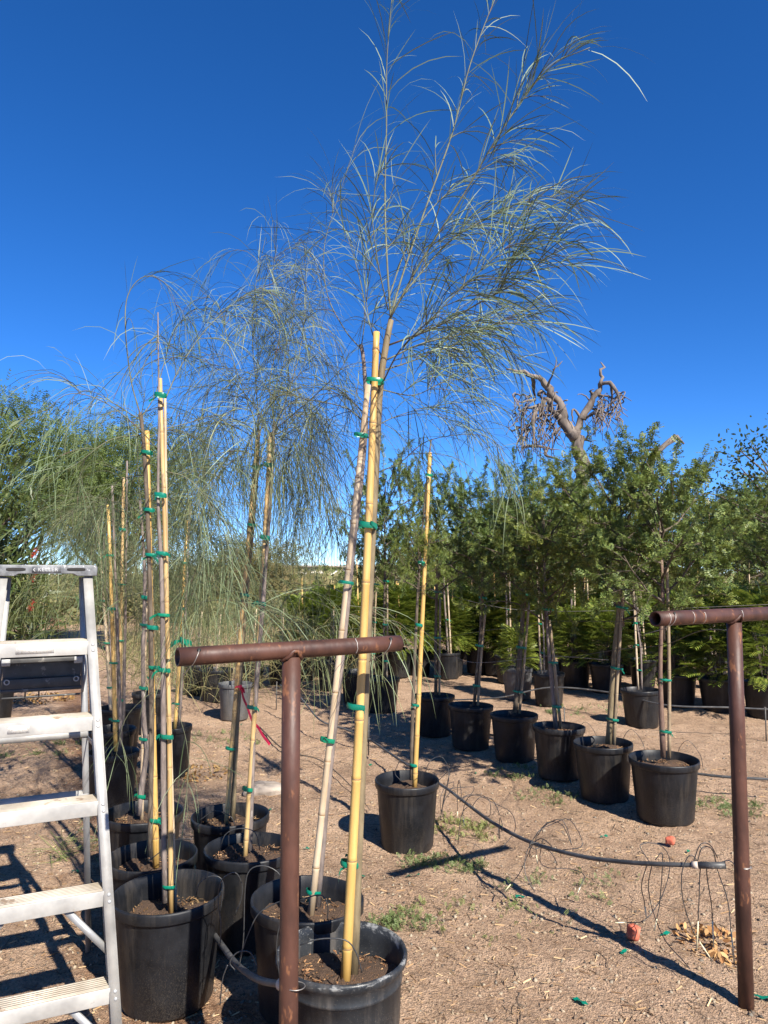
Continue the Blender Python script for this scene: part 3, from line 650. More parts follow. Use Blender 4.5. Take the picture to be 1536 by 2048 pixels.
# tree 5
r, c = potted((285, 1620), 150, 'shoestring tree with crooked brown stem, third pot of the left row', soil=0.07)
d = c[1]
s0, s1 = at(284, 1628, d), at(293, 1180, d + .04); stake(r, s0 - [0, 0, .05], s1, 0.011, 0.010, 'bamboo_pale', dark_nodes=True)
trunk(r, A(d, (279, 1630), (284, 1570), (294, 1500), (288, 1440), (286, 1300), (290, 1150), (280, 1000)), [0.017, 0.013, 0.011, 0.007], 'bark_grey')
for px, py in ((282, 1592), (287, 1478), (287, 1376), (289, 1250), (291, 1195)): tie(r, at(px, py, d), s1 - s0, 0.02, 0.022, 2, 0.006)
shoestring_crown(r, weeping(at(282, 1020, d), 9, 0.75, z0=.4) + [limb(A(d, (284, 1040), (275, 900), (290, 780)), .005, .002)],
    twigs=(0.14, 0.34), per_m=7, leaf_gap=0.026, leaf_len=(0.15, 0.32), leaf_w=(0.002, 0.0031), lift=0.0, droop=1.4, leaf_grav=1.8, mat='string_leaf_back')

# tree 6
r, c = potted((500, 1693), 178, 'shoestring tree on slim stake in the pot half hidden by the left rusty post', soil=0.06)
d = c[1]
s0, s1 = at(490, 1700, d), at(541, 865, d + 0.05); stake(r, s0 - [0, 0, .05], s1, 0.0125, 0.011, 'bamboo_mid', dark_nodes=True)
trunk(r, A(d, (499, 1700, .01), (508, 1450, .02), (526, 1200, .03), (543, 960, .05), (548, 850, .05)), [0.0135, 0.0115, 0.010, 0.008], 'bark_grey')
for px, py in ((495, 1578), (504, 1415), (522, 1207), (530, 1075), (537, 930)): tie(r, at(px, py, d), s1 - s0, 0.018, 0.022, 2, 0.008)
D6 = d + .05
shoestring_crown(r, [
    limb(A(D6, (548, 855), (575, 790, .1), (600, 700, .15), (612, 600, .2), (610, 510, .2)), .007, .002),
    limb(A(D6, (548, 850), (540, 760, .2), (560, 660, .3), (545, 560, .35), (555, 490, .4)), .006, .002),
    limb(A(D6, (549, 860), (620, 800, -.1), (680, 740, -.2), (700, 700, -.2)), .006, .002),
    limb(A(D6, (549, 870), (590, 855, .0), (625, 900, .0), (645, 980, .0), (660, 1060, .0)), .006, .002),
    limb(A(D6, (547, 890), (580, 880, .1), (600, 930, .15), (612, 1000, .15)), .005, .002),
    limb(A(D6, (546, 880), (500, 800, .3), (450, 760, .5), (400, 800, .6)), .006, .002),
    *weeping(at(548, 860, D6), 4, 0.6, z0=.2, up=1.1, g=2.4),
    limb(A(D6, (530, 1180), (600, 1190, .1), (680, 1230, .15), (720, 1290, .15)), .004, .0016, .4),
    limb(A(D6, (528, 1220), (560, 1230, -.1), (600, 1260, -.2), (640, 1320, -.2)), .004, .0016, .35),
    limb(A(D6, (530, 1150), (480, 1140, .1), (430, 1170, .1), (400, 1230, .1)), .004, .0016, .4),
], twigs=(0.22, 0.58), per_m=11.5, leaf_gap=0.020, leaf_len=(0.14, 0.31), leaf_w=(0.0017, 0.0029), lift=0.0, droop=2.4, leaf_grav=2.0)

# tree 7 (with the red ribbon)
r, c = potted((462, 1628), 150, 'shoestring tree on twin brown stakes with a red ribbon tied round them', soil=0.07)
d = c[1]
s0, s1 = at(452, 1640, d), at(514, 880, d + 0.05); stake(r, s0 - [0, 0, .05], s1, 0.0125, 0.011, 'bamboo_mid', dark_nodes=True)
trunk(r, A(d, (465, 1640, .01), (474, 1450, .02), (492, 1200, .03), (512, 980, .05), (518, 860, .05)), [0.015, 0.012, 0.010, 0.008], 'bark_olive')
for px, py in ((461, 1497), (490, 1190), (505, 1050), (512, 935)): tie(r, at(px, py, d), s1 - s0, 0.02, 0.022, 2, 0.008)
D7 = d + .05
shoestring_crown(r, [
    limb(A(D7, (518, 865), (513, 780), (505, 680, .1), (510, 580, .1), (530, 480, .15)), .007, .002),
    limb(A(D7, (517, 860), (490, 790, -.1), (460, 700, -.15), (440, 620, -.2), (400, 580, -.2)), .006, .002, .6),
    limb(A(D7, (518, 870), (550, 780, .2), (580, 680, .35), (590, 580, .4)), .006, .002),
    limb(A(D7, (516, 880), (460, 850, .15), (400, 850, .3), (360, 920, .4)), .006, .002),
    limb(A(D7, (515, 900), (470, 900, -.2), (430, 950, -.3), (410, 1040, -.35)), .005, .002),
    limb(A(D7, (512, 930), (560, 940, .2), (590, 1000, .3), (600, 1090, .3)), .005, .002),
    *weeping(at(518, 870, D7), 4, 0.6, z0=.2, up=1.1, g=2.4),
    limb(A(D7, (495, 1180), (430, 1190, .0), (370, 1240, .0), (340, 1300, .0)), .004, .0016, .4),
    limb(A(D7, (492, 1200), (540, 1210, .2), (590, 1240, .3)), .004, .0016, .4),
], twigs=(0.22, 0.58), per_m=11.5, leaf_gap=0.020, leaf_len=(0.14, 0.31), leaf_w=(0.0017, 0.0029), lift=0.0, droop=2.4, leaf_grav=2.0)
mb = MB()
p = smooth_line(A(d - .03, (470, 1376), (482, 1372), (488, 1400), (505, 1440), (520, 1462), (540, 1490)), 18); w = np.array([0.004, 0, 0.006])
wig = np.array([[0, 0.008 * math.sin(i * .9), 0.004 * math.cos(i * 1.3)] for i in range(len(p))])
mb.add(np.stack([p - w + wig, p + w + wig], 1).reshape(-1, 3), [(2 * i, 2 * i + 1, 2 * i + 3, 2 * i + 2) for i in range(len(p) - 1)])
q = at(483, 1376, d - .035); scatter(mb, *OVAL, np.tile(q, (5, 1)), rand_rot(5), np.full(5, 0.04))
tag(obj('ribbon', mb, M['ribbon'], org=q), 'red ribbon knotted on twin brown stakes, its tail trailing right', 'ribbon')

# tree 8: lone pot in the middle
r, c = potted((814, 1553), 128, 'slender young tree on mottled yellow stake in lone pot at the middle of the gravel', 'lone container trees', soil=0.075, chips=False)
d = c[1]
s0, s1 = at(829, 1560, d), at(860, 905, d + .05); stake(r, s0 - [0, 0, .05], s1, 0.0165, 0.012, 'bamboo', dark_nodes=True)
trunk(r, A(d, (822, 1560, .01), (826, 1400, .02), (833, 1240, .03), (838, 1150, .04), (850, 1000, .05), (862, 880, .05)), [0.012, 0.010, 0.007, 0.005], 'bark_dark')
for px, py in ((827, 1530), (831, 1410), (838, 1250), (843, 1125), (858, 950)): tie(r, at(px, py, d), s1 - s0, 0.021, 0.022, 1, 0.005)
R8, C8 = r, d

# far left trees (left rows, behind)
LEFTB = [((225, 1500), 98, [(232, 1480, 216, 1010)], 'shoestring tree on bright yellow stake, fourth pot of the left row'),
         ((222, 1455), 92, [(238, 1440, 247, 955)], 'shoestring tree on mottled stake, fifth pot of the left row'),
         ((240, 1415), 84, [(222, 1405, 196, 1040)], 'shoestring tree on thin pale stake, far end of the left row'),
         ((346, 1450), 76, [(350, 1440, 374, 1040)], 'shoestring tree on leaning yellow stake, pot right of the left row stems'),
         ((300, 1385), 70, [(300, 1380, 300, 1080)], 'shoestring tree far back between the left row stems')]
for i, (rim, w, st, lab) in enumerate(LEFTB):
    r, c = potted(rim, w, lab, chips=False); d = c[1]
    for (x0, y0, x1, y1) in st:
        s0, s1 = at(x0, y0, d), at(x1, y1, d + .05); stake(r, s0 - [0, 0, .08], s1, 0.016, 0.012, ('bamboo', 'bamboo_mid', 'bamboo_pale', 'bamboo', 'bamboo_mid')[i])
        trunk(r, [s0 + [.03, .02, -.05], s0 * .5 + s1 * .5 + [.03, .02, 0], s1 + [.02, .02, 0.15]], [0.015, 0.012, 0.007], 'bark_grey', 10)
        for t in (0.08, 0.32, 0.55, 0.78): tie(r, s0 + (s1 - s0) * t, s1 - s0, 0.022, 0.022, 2, 0.01)
    top = s1 + [0.02, .02, 0.1]
    shoestring_crown(r, weeping(top, 15, (0.72, 0.72, 0.6, 1.0, 1.0)[i], z0=.95, up=0.8, g=2.2), twigs=(0.18, 0.44), per_m=6.0, leaf_gap=0.024, leaf_len=(0.16, 0.33), leaf_w=(0.002, 0.0034),
                     lift=0.0, droop=1.5, leaf_grav=1.9, mat='string_leaf_back')

# ------------------------------------------------------------------ feathery trees (right rows)
def feather_crown_meshes(seed, height, radius, n_sprig, size, mat, yellow=False, z_up=0.5):
    """wood mesh and leaf mesh of a crown built about the stem top at the local origin (stem reaches up to height)"""
    global rng
    keep = rng; rng = np.random.default_rng(seed); random.seed(seed)
    wood = MB(); tips = []
    nb = 17
    for i in range(nb):
        a = i * 2.4 + random.uniform(-.4, .4); z = height * (0.02 + 0.62 * (i / nb)); l = radius * random.uniform(0.75, 1.25) * (1.0 - 0.25 * (i / nb))
        d = unit(np.array([math.cos(a), math.sin(a), z_up * random.uniform(0.2, 1.8)])); p = np.array([0, 0, z]); pts = [p]; k = 6
        for j in range(k): pts.append(pts[-1] + d * l / k); d = unit(d + rng.normal(size=3) * 0.16 + [0, 0, 0.03])
        pts = np.array(pts); tube(wood, pts, np.linspace(0.009, 0.003, k + 1), 5, caps=False)
        for q in range(7):
            s = random.uniform(0.3, 1.0) * k; j = min(int(s), k - 1); p = pts[j] * (1 - s + j) + pts[j + 1] * (s - j); t = unit(pts[j + 1] - pts[j])
            dd = unit(t * 0.6 + rng.normal(size=3) * 0.75 + [0, 0, 0.15]); tl = radius * random.uniform(0.25, 0.6); tp = [p]
            for e in range(4): tp.append(tp[-1] + dd * tl / 4); dd = unit(dd + rng.normal(size=3) * 0.22)
            tp = np.array(tp); tube(wood, tp, np.linspace(0.003, 0.0012, 5), 4, caps=False); tips.append(tp)
    for q in range(6):
        dd = unit(np.array([random.uniform(-.5, .5), random.uniform(-.5, .5), 1])); p = np.array([0, 0, height * random.uniform(.4, .65)]); tp = [p]
        for e in range(6): tp.append(tp[-1] + dd * height * 0.085); dd = unit(dd + rng.normal(size=3) * 0.13)
        tp = np.array(tp); tube(wood, tp, np.linspace(0.005, 0.0012, 7), 4, caps=False); tips += [tp, tp]
    tube(wood, np.array([[0, 0, -0.02], [0.01, 0.0, height * .3], [0, 0.015, height * .7]]), [0.013, 0.010, 0.005], 6)
    per = n_sprig // len(tips); P, D = [], []
    for tp in tips:
        m = len(tp) - 1; u = rng.random(per) ** 0.5 * m; j = np.minimum(u.astype(int), m - 1); f = (u - j)[:, None]
        P.append(tp[j] * (1 - f) + tp[j + 1] * f); D.append(unit(tp[j + 1] - tp[j]) * 0.5 + rng.normal(size=(per, 3)) * 0.65)
    P, D = np.concatenate(P), np.concatenate(D); n = len(P)
    lf = MB(); up = np.tile([0, 0, 1.0], (n, 1)) + rng.normal(size=(n, 3)) * 0.5
    scatter(lf, *(SPRIG if not yellow else SPRIG_FINE), P, frames(D, up), size * (0.6 + 0.8 * rng.random(n)))
    mw = wood.mesh('crown'); mw.materials.append(M['bark_dark']); ml = lf.mesh('foliage', smooth=False); ml.materials.append(M[mat])
    rng = keep
    return mw, ml
CROWNS = [feather_crown_meshes(101 + i, 1.35, 0.62, 5200, 0.040, 'feather_leaf') for i in range(4)] + \
         [feather_crown_meshes(201 + i, 1.25, 0.64, 5200, 0.044, 'feather_leaf_yellow', True) for i in range(2)]
def put_crown(root, pos, which, scale=1.0, rz=None, sz=1.0):
    mw, ml = CROWNS[which]; c = link('crown', mw, None, root); c.location = Vector(np.asarray(pos) - ORG[root.name])
    c.scale = (scale, scale, scale * sz); c.rotation_euler.z = random.random() * 6.28 if rz is None else rz
    f = link('foliage', ml, None, c); f['kind'] = 'stuff'; return c

# crown of the slender lone tree: sparse
top = at(838, 1190, C8 + .03)
put_crown(R8, top, 5, 0.34, 1.0, 1.3)

ROWB = [((1327, 1513), 130, (1326, 1500, 1325, 1190), 'stake_brown', 'bark_red', 'feathery green tree with reddish stem in the right row pot nearest the camera', 0, 1.12),
        ((1207, 1483), 112, (1217, 1475, 1243, 1170), 'stake_brown', 'bark_olive', 'feathery green tree with thick mottled trunk, second pot of the right row', 1, 1.1),
        ((1117, 1455), 101, (1112, 1445, 1090, 1180), 'stake_brown', 'bark_grey', 'feathery green tree leaning left, third pot of the right row', 2, 0.92),
        ((1028, 1426), 93, (1030, 1415, 1050, 1150), 'stake_brown', 'bark_dark', 'feathery green tree leaning right with tied dark trunk, fourth pot of the right row', 3, 0.92),
        ((940, 1407), 87, (948, 1400, 965, 1160), 'stake_brown', 'bark_dark', 'feathery green tree with forked dark trunk, fifth pot of the right row', 0, 0.85),
        ((868, 1388), 80, (908, 1380, 908, 1150), 'stake_brown', 'bark_dark', 'feathery green tree with straight dark trunk, sixth pot of the right row', 1, 0.85),
        ((762, 1352), 72, (768, 1348, 770, 1130), 'stake_brown', 'bark_dark', 'feathery green tree in shaded pot seen behind the yellow staked stem', 2, 0.95),
        ((715, 1340), 68, (742, 1330, 748, 1140), 'stake_brown', 'bark_dark', 'small feathery tree far along the right row beside the leaning stems', 3, 0.62)]
TREEB = []
for i, (rim, w, (x0, y0, x1, y1), sm, bm_, lab, cr, sc) in enumerate(ROWB):
    r, c = potted(rim, w, lab, 'feathery trees in the right row', chips=i < 3, soil=0.07); d = c[1]
    b0, b1 = at(x0, y0, d), at(x1, y1, d)
    if i == 5: b0 = b0 * 1.0; b0[0] = c[0] + 0.02; b1[0] = b0[0] + 0.02
    mid = b0 * .5 + b1 * .5 + [random.uniform(-.02, .02), 0, 0]
    thick = 0.026 if i in (1, 3) else 0.019
    trunk(r, [b0 - [0, 0, .05], mid, b1, b1 + [0.0, 0, .25]], [thick, thick * .85, thick * .75, thick * .5], bm_, 12)
    stake(r, b0 + [0.035, -.02, -.05], b1 + [0.03, -.02, -0.25 if i > 1 else .2], 0.013, 0.011, sm)
    for t in (0.12, 0.45, 0.85): tie(r, b0 + (b1 - b0) * t + [.015, -.01, 0], b1 - b0, thick + .014, 0.024, 1 + (i % 2), 0.01)
    put_crown(r, b1 + [0, 0, -.30], cr, sc, sz=(1.0, 1.0, 1.02, 1.10, 1.30, 1.40, 1.45, 1.3)[i]); TREEB.append((r, b0, b1, d))

# further rows behind, the same kind of trees closing the view on the right
BACK = [(4.75, 8.9, 'near the right edge of view, behind the right pipe post', 1.1, 1), (6.1, 11.4, 'at the right edge of view behind fern-like shrubs', 1.25, 4), (4.9, 11.2, 'above the fern-like shrubs right of the reddish stem', 1.15, 5),
        (3.9, 11.3, 'behind the nearest pots of the right row', 1.15, 4), (2.9, 11.5, 'behind the mottled trunk of the right row', 1.5, 5), (1.95, 11.8, 'behind the fourth pot of the right row', 0.9, 4), (1.05, 12.2, 'behind the straight dark trunk', 1.0, 5),
        (6.6, 13.6, 'far back at the right edge', 1.5, 4), (5.2, 13.8, 'far back below the broken limb', 1.35, 5), (0.2, 13.0, 'far back beside the thick yellow bamboo', 0.9, 4), (3.5, 12.9, 'tallest of the far row, in front of the dead tree trunk', 1.85, 4), (2.3, 13.4, 'far back below the left arm of the dead tree', 1.6, 5)]
for i, (x, y, where, sc, cr) in enumerate(BACK):
    root = thing('potted_tree', (x, y, 0), 'feathery tree %s' % where, 'potted tree', 'feathery trees in the rows behind')
    add_pot(root, 0.205, POT_H, 'pot', chips=False)
    b0, b1 = np.array([x, y, .35]), np.array([x + random.uniform(-.1, .1), y, 1.35 + 0.15 * (i % 3)])
    trunk(root, [b0, b0 * .5 + b1 * .5, b1, b1 + [0, 0, .3]], [.02, .017, .014, .009], 'bark_grey', 10)
    stake(root, b0 + [.04, -.02, 0], b1 + [.05, -.02, 0.2 + 0.5 * (i % 3)], .015, .012, 'bamboo_pale')
    tie(root, b0 * .4 + b1 * .6 + [.02, -.01, 0], (0, 0, 1), .032, .026, 2)
    put_crown(root, b1, cr, sc)

# ------------------------------------------------------------------ fern-like shrubs in pots
def fern_mesh(seed, n=430, size=0.175, h=0.78, rad=0.38):
    global rng
    keep = rng; rng = np.random.default_rng(seed)
    lf = MB(); z = .06 + rng.random(n) ** 0.75 * (h - .06); a = rng.random(n) * 6.283; rr = rad * (0.25 + 0.75 * np.sqrt(rng.random(n))) * (1.05 - 0.5 * z / h)
    P = np.stack([rr * np.cos(a) * .7, rr * np.sin(a) * .7, z], -1)
    D = np.stack([np.cos(a), np.sin(a), 0.15 + 0.9 * z / h - 0.3 * rng.random(n)], -1) + rng.normal(size=(n, 3)) * 0.25
    up = np.tile([0, 0, 1.0], (n, 1)) + rng.normal(size=(n, 3)) * 0.25
    scatter(lf, *FERN, P, frames(D, up), size * (0.7 + 0.6 * rng.random(n)))
    ml = lf.mesh('foliage', smooth=False); ml.materials.append(M['fern_leaf'])
    w = MB()
    for i in range(14):
        j = rng.integers(n); ln = smooth_line([[0, 0, -.08], P[j] * [.4, .4, .5], P[j]], 6); tube(w, ln, np.linspace(.008, .002, len(ln)), 5, caps=False)
    mw = w.mesh('stem'); mw.materials.append(M['bark_dark']); rng = keep
    return mw, ml
FERNS = [fern_mesh(301 + i) for i in range(4)]
FERNSPOT = [((1212, 1325), 66, 1.0, 'left of the mottled trunk'), ((1150, 1318), 60, .95, 'right of the leaning grey stem'), ((1352, 1345), 78, 1.25, 'just left of the right pipe post'),
            ((1440, 1352), 84, 1.35, 'just right of the right pipe post, nearest of its row'), ((1530, 1362), 86, 1.3, 'cut by the right edge of view'),
            ((1035, 1335), 62, .7, 'in a faded grey pot behind the tied dark trunk'), ((905, 1300), 46, 1.1, 'far back beside the straight dark trunk'),
            ((985, 1298), 48, 1.0, 'far back beside the forked trunk'), ((1080, 1300), 52, 1.05, 'behind the pale paired stems'), ((1270, 1300), 56, 1.15, 'behind the slim paired stem pot'),
            ((1420, 1302), 62, 1.3, 'far back above the right edge shrubs'), ((1500, 1306), 62, 1.35, 'far back in the right corner'), ((1340, 1296), 58, 1.2, 'far back behind the reddish stem'),
            ((700, 1290), 44, 1.0, 'far back beside the leaning pale stake'), ((640, 1300), 44, .8, 'far back left of the leaning pale stake')]
for i, (rim, w, sc, where) in enumerate(FERNSPOT):
    r, c = potted(rim, w, 'fern-like bright green shrub ' + where, 'fern-like potted shrubs', mat='pot_grey' if i == 5 else 'pot', name='potted_shrub', cat='potted shrub', chips=False)
    mw, ml = FERNS[i % 4]; s = link('stem', mw, None, r); s.location = (0, 0, POT_H - .04); s.scale = (sc,) * 3; s.rotation_euler.z = random.random() * 6.28
    f = link('foliage', ml, None, s); f['kind'] = 'stuff'
ORD = 'first second third fourth fifth sixth seventh eighth ninth tenth eleventh twelfth thirteenth fourteenth fifteenth sixteenth'.split()
for i in range(26):
    x = -1.3 + 0.40 * i + random.uniform(-.1, .1) if i < 16 else 0.2 + .75 * (i - 16); y = (12.6 + random.uniform(-.3, .3)) if i < 16 else 15.0
    r = thing('potted_shrub', (x, y, 0), 'distant fern-like shrub, %s from left in the %s far row' % (ORD[i if i < 16 else i - 16], 'nearer' if i < 16 else 'farthest'), 'potted shrub', 'distant fern-like shrubs'); add_pot(r, .2, POT_H, 'pot', chips=False)
    mw, ml = FERNS[i % 4]; sc = random.uniform(.95, 1.35); s = link('stem', mw, None, r); s.location = (0, 0, POT_H - .04); s.scale = (sc,) * 3; s.rotation_euler.z = random.random() * 6.28
    f = link('foliage', ml, None, s); f['kind'] = 'stuff'; stake(r, np.array([x + .03, y - .12, .4]), np.array([x + random.uniform(-.05, .1), y - .12, random.uniform(1.2, 2.0)]), .012, .010, 'bamboo', nodes=False)
# two staked slim saplings among them
for rim, w, st, lab in (((1282, 1373), 76, (1276, 1365, 1268, 1240), 'slim paired-stem sapling in pot between the mottled trunk and reddish stem'),
                        ((1097, 1345), 64, (1082, 1335, 1075, 1190), 'pale-staked sapling in pot behind the leaning grey stem')):
    r, c = potted(rim, w, lab, 'slim staked saplings', chips=False); d = c[1]; b0, b1 = at(st[0], st[1], d), at(st[2], st[3], d)
    stake(r, b0 - [0, 0, .08], b1 + [0, 0, .7], .012, .010, 'bamboo_pale'); trunk(r, [b0 + [.04, 0, -.08], (b0 + b1) / 2 + [.055, 0, 0], b1 + [.03, 0, 0], b1 + [.02, 0, .4]], [.012, .010, .008, .006], 'bark_grey', 9)
    for t in (.2, .6, .95): tie(r, b0 + (b1 - b0) * t + [.015, 0, 0], (0, 0, 1), .026, .022, 2)
    put_crown(r, b1 + [.02, 0, .2], 4, .62)

# grey and dark pots behind the left post
for rim, w, mt, lab, sc in (((470, 1366), 66, 'pot_grey', 'faded grey pot with wispy seedling behind the twin brown stakes', .45), ((432, 1340), 66, 'pot', 'dark pot with wispy seedling left of the faded grey pot', .5),
                            ((395, 1330), 60, 'pot', 'shaded pot with wispy seedling beyond the left pipe end', .5),
        ((560, 1312), 48, 'pot', 'small dark pot with wispy seedling right of the twin stakes, far back', .5), ((505, 1318), 50, 'pot', 'small dark pot with wispy seedling behind the slim stake, far back', .5), ((610, 1305), 46, 'pot', 'small dark pot with wispy seedling left of the pale leaning stake, far back', .5), ((660, 1322), 50, 'pot', 'small dark pot with wispy seedling beside the pale leaning stake, far back', .5)):
    r, c = potted(rim, w, lab, 'wispy seedlings behind the left pipe post', mat=mt, name='potted_seedling', cat='potted seedling', chips=False); d = c[1]
    stake(r, c + [.02, 0, -.06], c + [.05, 0, .75], .009, .008, 'bamboo_pale'); trunk(r, [c + [0, 0, -.08], c + [.01, 0, .3], c + [.02, 0, .7]], [.008, .006, .004], 'bark_grey', 7)
    tie(r, c + [.02, 0, .3], (0, 0, 1), .02, .02, 2)
    shoestring_crown(r, weeping(c + [.02, 0, .75], 7, .5, z0=.45), twigs=(.1, .25), per_m=8, leaf_gap=.03, leaf_w=(.0035, .005), mat='string_leaf_back', droop=1.4, leaf_grav=1.8)

# ------------------------------------------------------------------ rusty pipe posts
def hollow_pipe(mb, a, b, r, wall=0.005, sides=28):
    a, b = np.asarray(a, float), np.asarray(b, float); d = unit(b - a); n1 = unit(np.cross(d, [0.1, 0.2, 1])); n2 = np.cross(d, n1)
    an = np.arange(sides) * 6.2832 / sides; c = n1 * np.cos(an)[:, None] + n2 * np.sin(an)[:, None]
    L = np.linalg.norm(b - a); rings = [a + d * .06 + c * (r - wall), a + c * (r - wall), a + c * r]
    for t in np.linspace(0, 1, 7)[1:-1]: rings.append(a + d * L * t + c * r)
    rings += [b + c * r, b + c * (r - wall), b - d * .06 + c * (r - wall)]
    m = len(rings); i = np.arange(m - 1)[:, None] * sides; k = np.arange(sides)[None]; k2 = (k + 1) % sides
    base = mb.n; mb.add(np.concatenate(rings), np.stack([i + k, i + k2, i + sides + k2, i + sides + k], -1).reshape(-1, 4))
    mb.f.append(tuple(base + j for j in range(sides))); mb.f.append(tuple(base + (m - 1) * sides + j for j in range(sides))[::-1])
def ring(mb, c, ax, r, rt, sides=24, tilt=0.0):
    ax = unit(ax); n1 = unit(np.cross(ax, [0.1, 0.3, 1])); n2 = np.cross(ax, n1); a = np.linspace(0, 6.2832, sides + 1)
    pts = np.asarray(c) + (n1 * np.cos(a)[:, None] + n2 * np.sin(a)[:, None]) * r + ax * (tilt * np.sin(a))[:, None]; tube(mb, pts, rt, 6, caps=False)
def pipe_post(base, top, ra, bar_a, bar_b, rb, label, scuffs, ties):
    root = thing('pipe_post', base, label, 'pipe post', 'rusty pipe posts')
    base, top = np.asarray(base), np.asarray(top); bar_a, bar_b = np.asarray(bar_a), np.asarray(bar_b); d = unit(bar_b - bar_a)
    mb = MB(); tube(mb, [base - [0, 0, .1], base * .7 + top * .3, base * .3 + top * .7, top], ra, 28); obj('upright', mb, M['rust'], root)
    mb = MB(); hollow_pipe(mb, bar_a, bar_b, rb); cb = obj('crossbar', mb, M['rust'], root)
    mb = MB(); n1 = unit(np.cross(d, [0, 0, 1])); a = np.linspace(0, 6.2832, 40)      # weld bead following the saddle joint
    jz = bar_a + d * np.dot(top - bar_a, d)
    pts = [jz + d * math.cos(t) * (ra + .001) + n1 * math.sin(t) * (ra + .001) * 0.98 + np.array([0, 0, -math.sqrt(max(0, rb ** 2 - (math.sin(t) * ra * .98) ** 2)) - .001]) for t in a]
    pts = np.array(pts) + rng.normal(size=(40, 3)) * .0007; pts[-1] = pts[0]; tube(mb, pts, 0.0056 + .002 * rng.random(40), 7, caps=False); obj('weld', mb, M['rust'], root)
    for t in scuffs:
        mb = MB(); c = bar_a + d * t; n2 = unit(np.cross(n1, d)); aa = np.linspace(random.uniform(-.4, .2), random.uniform(1.4, 2.3), 10)
        view = unit(-np.array([c[0], c[1], c[2] - CAM_H])); v1 = unit(view - d * view.dot(d)); v2 = np.cross(d, v1)
        p = [c + (v1 * math.cos(x - .8) + v2 * math.sin(x - .8)) * (rb + .0008) + d * rng.normal() * .0008 for x in aa]
        tube(mb, np.array(p), .0013, 5, caps=False); obj('scuff', mb, M['scuff'], cb)
    for t in ties:
        c = bar_a + d * t; view = unit(-np.array([c[0], c[1], c[2] - CAM_H])); v1 = unit(view - d * view.dot(d)); v2 = np.array([0, 0, 1.0])
        mb = MB(); h = c + (v1 * .8 + v2 * .6) * (rb + .001); tube(mb, [h - v1 * .002, h + v1 * .0015], .0055, 10); obj('wire_hole', mb, M['dark'], cb)
        mb = MB(); tube(mb, smooth_line([h, h + v1 * .006 - v2 * .006 - d * .003, c + v1 * (rb + .006) - v2 * .004 - d * .010, c + v1 * (rb * .75 + .004) - v2 * (rb * .8) - d * .016, c - v2 * (rb + .01) - d * .02 - v1 * .01, c - v2 * (rb + .03) - v1 * .12], 20), .0014, 6)
        obj('wire_tie', mb, M['wire'], root)
    return root
bd = unit(np.array([0.85, 0.53, 0.0]))
lb = np.array([-0.281, 2.30, -0.01]); lt = np.array([-0.284, 2.30, 1.445]); lc = np.array([-0.284, 2.30, 1.465])
LP = pipe_post(lb, lt, 0.0285, lc - bd * 0.352, lc + bd * 0.395 + [0, 0, .002], 0.0265, 'rusty T-shaped pipe post standing in front of the front pot', [.57], [.055, .70])
mb = MB(); q = np.array([-0.281, 2.30, 0.62]); ring(mb, at(590, 1972, 2.30), (0, 0, 1), .0298, .0016, tilt=.003); obj('wire_band', mb, M['wire'], LP)
rb_ = on(1492, 2003, 0); rt_ = at(1468, 1245, rb_[1] + .0); rc_ = at(1468, 1230, rb_[1])
RP = pipe_post(rb_ - [0, 0, .02], rt_, 0.0295, rc_ - bd * 0.50, rc_ + bd * 0.42, 0.0285, 'rusty T-shaped pipe post at right with hose tied to its foot', [.055, .20, .27, .52], [.085])
hz = at(1487, 1733, rb_[1])
mb = MB(); ring(mb, hz, (0, 0, 1), .0305, .0016, tilt=.004); obj('wire_band', mb, M['wire'], RP)

# ------------------------------------------------------------------ stepladder
u = unit(np.array([.906, .423, 0])); nf = np.array([u[1], -u[0], 0]); zz = np.array([0, 0, 1.0])
TR = np.array([-1.18, 3.0, 1.70])                       # front right corner under the cap
CAPW = 0.335; FS = 0.50; WID = 0.125; TOPZ = 1.69
lad_c = TR - u * CAPW / 2 + nf * FS * .5; lad_c[2] = 0
lad = thing('stepladder', lad_c, 'weathered aluminium stepladder standing open at the left edge, front steps facing right', 'stepladder')
def front_pt(side, z, out=0.0):                               # side 0 right, 1 left; on the front rail's face
    t = (TOPZ - z) / TOPZ; p = TR - u * (CAPW * side) + u * (WID * t * (1 - 2 * side)) + nf * (FS * t + out); return np.array([p[0], p[1], z])
def rear_pt(side, z):
    t = (TOPZ - z) / TOPZ; p = TR - u * (CAPW * side) - nf * .10 + u * (WID * .8 * t * (1 - 2 * side)) - nf * (FS * .84 * t) - u * (.02 * (1 - 2 * side)); return np.array([p[0], p[1], z])
def channel(name, a, b, web, fl, wn, fn, mat, parent, th=.0022):
    """C-section: web of width 2*web along wn, flanges of depth fl along fn"""
    a, b = np.asarray(a), np.asarray(b); c = (a + b) / 2; h = (b - a) / 2; mb = MB()
    box(mb, c, wn * web, fn * th, h)
    for s in (-1, 1): box(mb, c + wn * s * (web - th) + fn * (fl / 2 + th), wn * th, fn * fl / 2, h)
    return obj(name, mb, M[mat], parent, smooth=False)
railn = unit(np.cross(u, unit(front_pt(0, 0) - front_pt(0, TOPZ)))); railn = railn if railn.dot(nf) > 0 else -railn
rails = []
